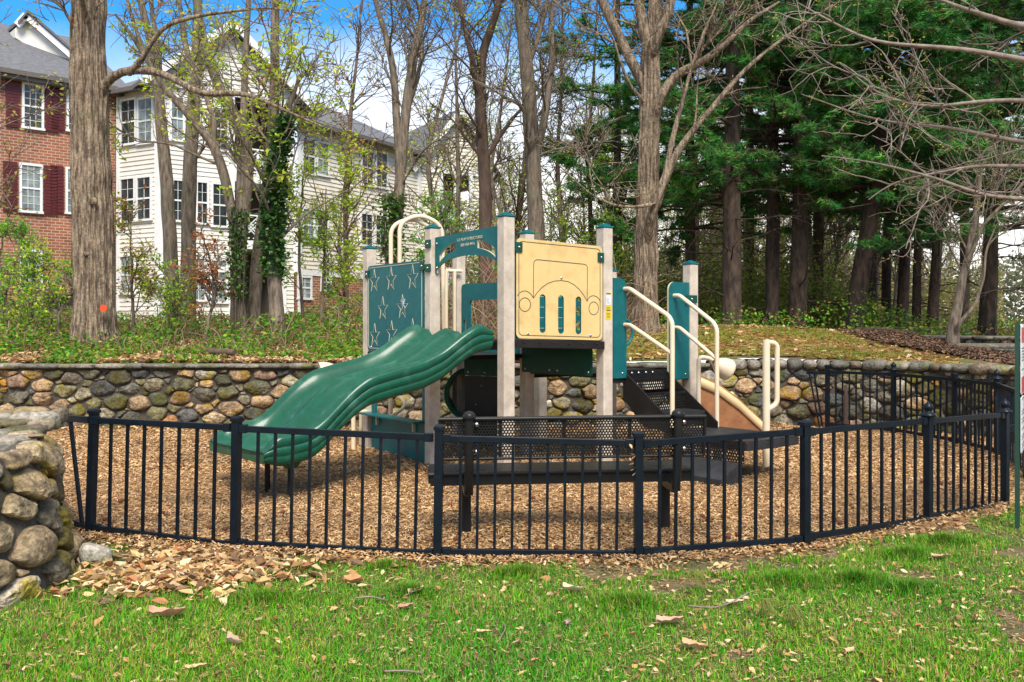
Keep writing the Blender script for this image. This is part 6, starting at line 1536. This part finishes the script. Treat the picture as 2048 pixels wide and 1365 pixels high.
mb = MB(); leaves(mb, np.stack([x, y, z], -1), .075, rg, [(.10, .32, .02), (.16, .42, .03), (.30, .50, .04), (.06, .20, .02), (.40, .52, .06), (.12, .34, .03), (.44, .30, .10), (.30, .17, .07)], asp=.7)
kind(mb.build("undergrowth", M_LEAF), "stuff")
n = 34000; y = 12.95 + 14 * rg.random(n) ** 2.2; x = rg.uniform(-.62, .62, n) * y; ok = (y > wall_y(x) + .06) & ((x < .3) | (y > 17.0) | (rg.random(n) < .12)); x, y = x[ok], y[ok]
mb = MB(); mb.add(*leaf_litter(x, y, gz(x, y), .06, .13, rg, .02)); kind(mb.build("forest_leaf_litter", M_LEAFDEAD), "stuff")
# wiry stems of the tangle
n = 1900; y = 14.2 + 12 * rg.random(n) ** 1.3; x = rg.uniform(-.6, .14, n) * y; h = (ug_height(x, y) + .12) * rg.uniform(.5, 1.5, n); b = np.stack([x, y, gz(x, y)], -1)
K = 6; d = np.stack([rg.normal(0, .5, n), rg.normal(0, .4, n), np.ones(n)], -1); q = b; out = [q]
for s_ in range(K - 1):
    q = q + nrm(d) * (h / (K - 1))[:, None]; out.append(q); d = d + rg.normal(0, .25, (n, 3)) + np.array([0, 0, -.12])
mb = MB(); tubes(mb, np.stack(out, 1), np.full((n, K), .006) * rg.uniform(.6, 1.6, (n, 1)), 4, np.repeat(pick([(.28, .19, .12), (.20, .13, .08), (.34, .24, .15), (.22, .10, .06)], n, rg), K * 4, axis=0))
kind(mb.build("brush_stems", mat("brush_stem", (1, 1, 1), (.8, .8, .8), 9, .85, attr=True)), "stuff")
# mossy grass on the mound
n = 26000; y = 13.1 + 4.6 * rg.random(n); x = rg.uniform(-.5, 8, n); den = fbm(np.stack([x * 1.2, y * 1.2, 0 * x], -1), 81); ok = (y > wall_y(x) + .1) & (den > .47) & (x < 5.9); x, y = x[ok], y[ok]; n = len(x)
b = np.stack([x, y, gz(x, y) + .012], -1); yaw = rg.uniform(0, 6.28, n); h = rg.uniform(.025, .07, n); s_ = np.stack([np.cos(yaw), np.sin(yaw), 0 * yaw], -1) * .008
V = np.stack([b - s_, b + s_, b + np.stack([rg.normal(0, .03, n), rg.normal(0, .03, n), h], -1)], 1)
mb = MB(); mb.add(V.reshape(-1, 3), (np.arange(n) * 3)[:, None] + [[0, 1, 2]], np.repeat(pick([(.30, .34, .03), (.22, .32, .03), (.42, .38, .08), (.12, .28, .02)], n, rg), 3, axis=0)); kind(mb.build("mound_grass", M_GRASS), "stuff")
# fallen logs
for pts, r, lab in (([P(415, 716, 13.9), P(440, 708, 13.8), P(470, 699, 13.7)], .05, "short broken brown log lying on the ivy above the wall"), ([P(340, 722, 13.6), P(360, 712, 13.7), P(385, 690, 14.2)], .02, "thin pale fallen branch on the leaves above the wall"), ([P(1715, 662, 18.6), P(1760, 676, 18), P(1830, 684, 17)], .05, "long grey fallen branch at the foot of the leaning pine")):
    pts = np.array(pts); pts[:, 2] = gz(pts[:, 0], pts[:, 1]) + r + .04; mb = MB(); tube(mb, fillet(pts, .2, 4), r, 9); tag(mb.build("fallen_branch", M_BARKR, origin=pts[0]), lab, "branch")
# light thicket between and behind the pines and the bare wood
n = 110000; y = 22.5 + 22 * rg.random(n) ** 1.4; x = rg.uniform(-.06, .46, n) * y; den = fbm(np.stack([x * .55, y * .4, 0 * x], -1), 91); ok = den > .40; x, y, den = x[ok], y[ok], den[ok]; n = len(x)
h = 3.4 * (den - .3) * rg.uniform(.4, 1.2, n) * 2.2 * np.interp(x / y, [-.06, .05, .3, .36, .46], [1.2, 1.1, 1.0, .75, .45])
mb = MB(); leaves(mb, np.stack([x, y, gz(x, y) + h * rg.random(n) ** .8], -1), .11, rg, [(.34, .42, .06), (.22, .36, .05), (.44, .46, .10), (.14, .28, .04), (.40, .30, .12), (.30, .22, .10)], asp=.6); kind(mb.build("thicket", M_LEAF), "stuff")
# the brown field and the far tree line beyond the slope at the right
X, Y = np.meshgrid(np.linspace(5, 120, 50), np.linspace(44, 150, 30), indexing='xy'); V = np.stack([X + (Y - 44) * .15, Y, gz(X + (Y - 44) * .15, Y) + .05], -1).reshape(-1, 3)
i, j = np.meshgrid(np.arange(29), np.arange(49), indexing='ij'); mb = MB(); mb.add(V, np.stack([i * 50 + j, i * 50 + j + 1, (i + 1) * 50 + j + 1, (i + 1) * 50 + j], -1).reshape(-1, 4), smooth=True)
kind(mb.build("field", mat("brown_field", (.30, .17, .10), (.22, .15, .07), .4, .95)), "structure")
n = 42000; x = rg.uniform(-20, 110, n); y = 100 + rg.uniform(0, 14, n) + 4 * np.sin(x * .2); top = 5.0 + 7.5 * fbm(np.stack([x * .12, 0 * x, 0 * x], -1), 95) + 2.2 * (fbm(np.stack([x * .6, 0 * x, 0 * x], -1), 96) - .5)
z = gz(x, y) + top * rg.random(n) ** .85; mb = MB(); leaves(mb, np.stack([x, y, z], -1), .55, rg, [(.16, .20, .10), (.22, .22, .12), (.26, .22, .15), (.12, .18, .09), (.30, .26, .16)], asp=.7); kind(mb.build("far_woodland", M_LEAF), "stuff")
n = 70000; y = rg.uniform(44, 64, n); x = y * rg.uniform(.06, .54, n); top = 9.5 * fbm(np.stack([x * .25, y * .1, 0 * x], -1), 101) * np.interp(x / y, [.06, .14, .40, .54], [.6, 1, 1, .8]); z = gz(x, y) + top * rg.random(n) ** .9; ok = fbm(np.stack([x * .8, z * .8, y * .3], -1), 102) > .40; x, y, z = x[ok], y[ok], z[ok]
mb = MB(); leaves(mb, np.stack([x, y, z], -1), .20, rg, [(.22, .24, .07), (.30, .30, .09), (.28, .19, .10), (.18, .12, .08), (.14, .20, .06), (.36, .34, .10)], asp=.6); kind(mb.build("far_woodland", M_LEAF), "stuff")
# fallen pine needles and straw over the mown mound
n = 30000; y = 11.0 + 6.6 * rg.random(n); x = rg.uniform(-.6, 8.2, n); ok = (y > wall_y(x) + .12) & ~((x > 6.3) & (x < 7.5) & (y > 12.2)); x, y = x[ok], y[ok]; n = len(x)
V, F, C = scatter_quads(np.stack([x, y, gz(x, y) + .02 + .012 * rg.random(n)], -1), rg.uniform(.05, .16, n), rg.uniform(.006, .014, n), rg.uniform(0, 6.28, n), rg.normal(0, .15, n), rg.normal(0, .4, n), rg.uniform(0, .008, n), pick([(.46, .24, .07), (.38, .17, .05), (.52, .34, .10), (.24, .12, .05), (.30, .28, .05), (.20, .24, .03)], n, rg))
mb = MB(); mb.add(V, F, C); kind(mb.build("needle_litter", M_CHIP), "stuff")
n = 15000; y = rg.uniform(11.9, 17.3, n); x = rg.uniform(5.6, 7.8, n) + .35 * rg.standard_normal(n) * .4; ok = (x > np.interp(y, [11.9, 12.6, 14, 16, 17.3], [6.9, 6.6, 6.3, 6.2, 6.3]) - .12 * rg.random(n)) & (x < 7.7); x, y = x[ok], y[ok]; n = len(x)
V, F, C = scatter_quads(np.stack([x, y, gz(x, y) + .065 + .02 * rg.random(n)], -1), rg.uniform(.03, .09, n), rg.uniform(.012, .03, n), rg.uniform(0, 6.28, n), rg.normal(0, .3, n), rg.normal(0, .4, n), rg.uniform(0, .006, n), pick([(.20, .11, .06), (.13, .07, .04), (.28, .17, .10), (.08, .045, .03), (.24, .13, .07)], n, rg))
mb = MB(); mb.add(V, F, C); kind(mb.build("bark_mulch", M_CHIP), "stuff")
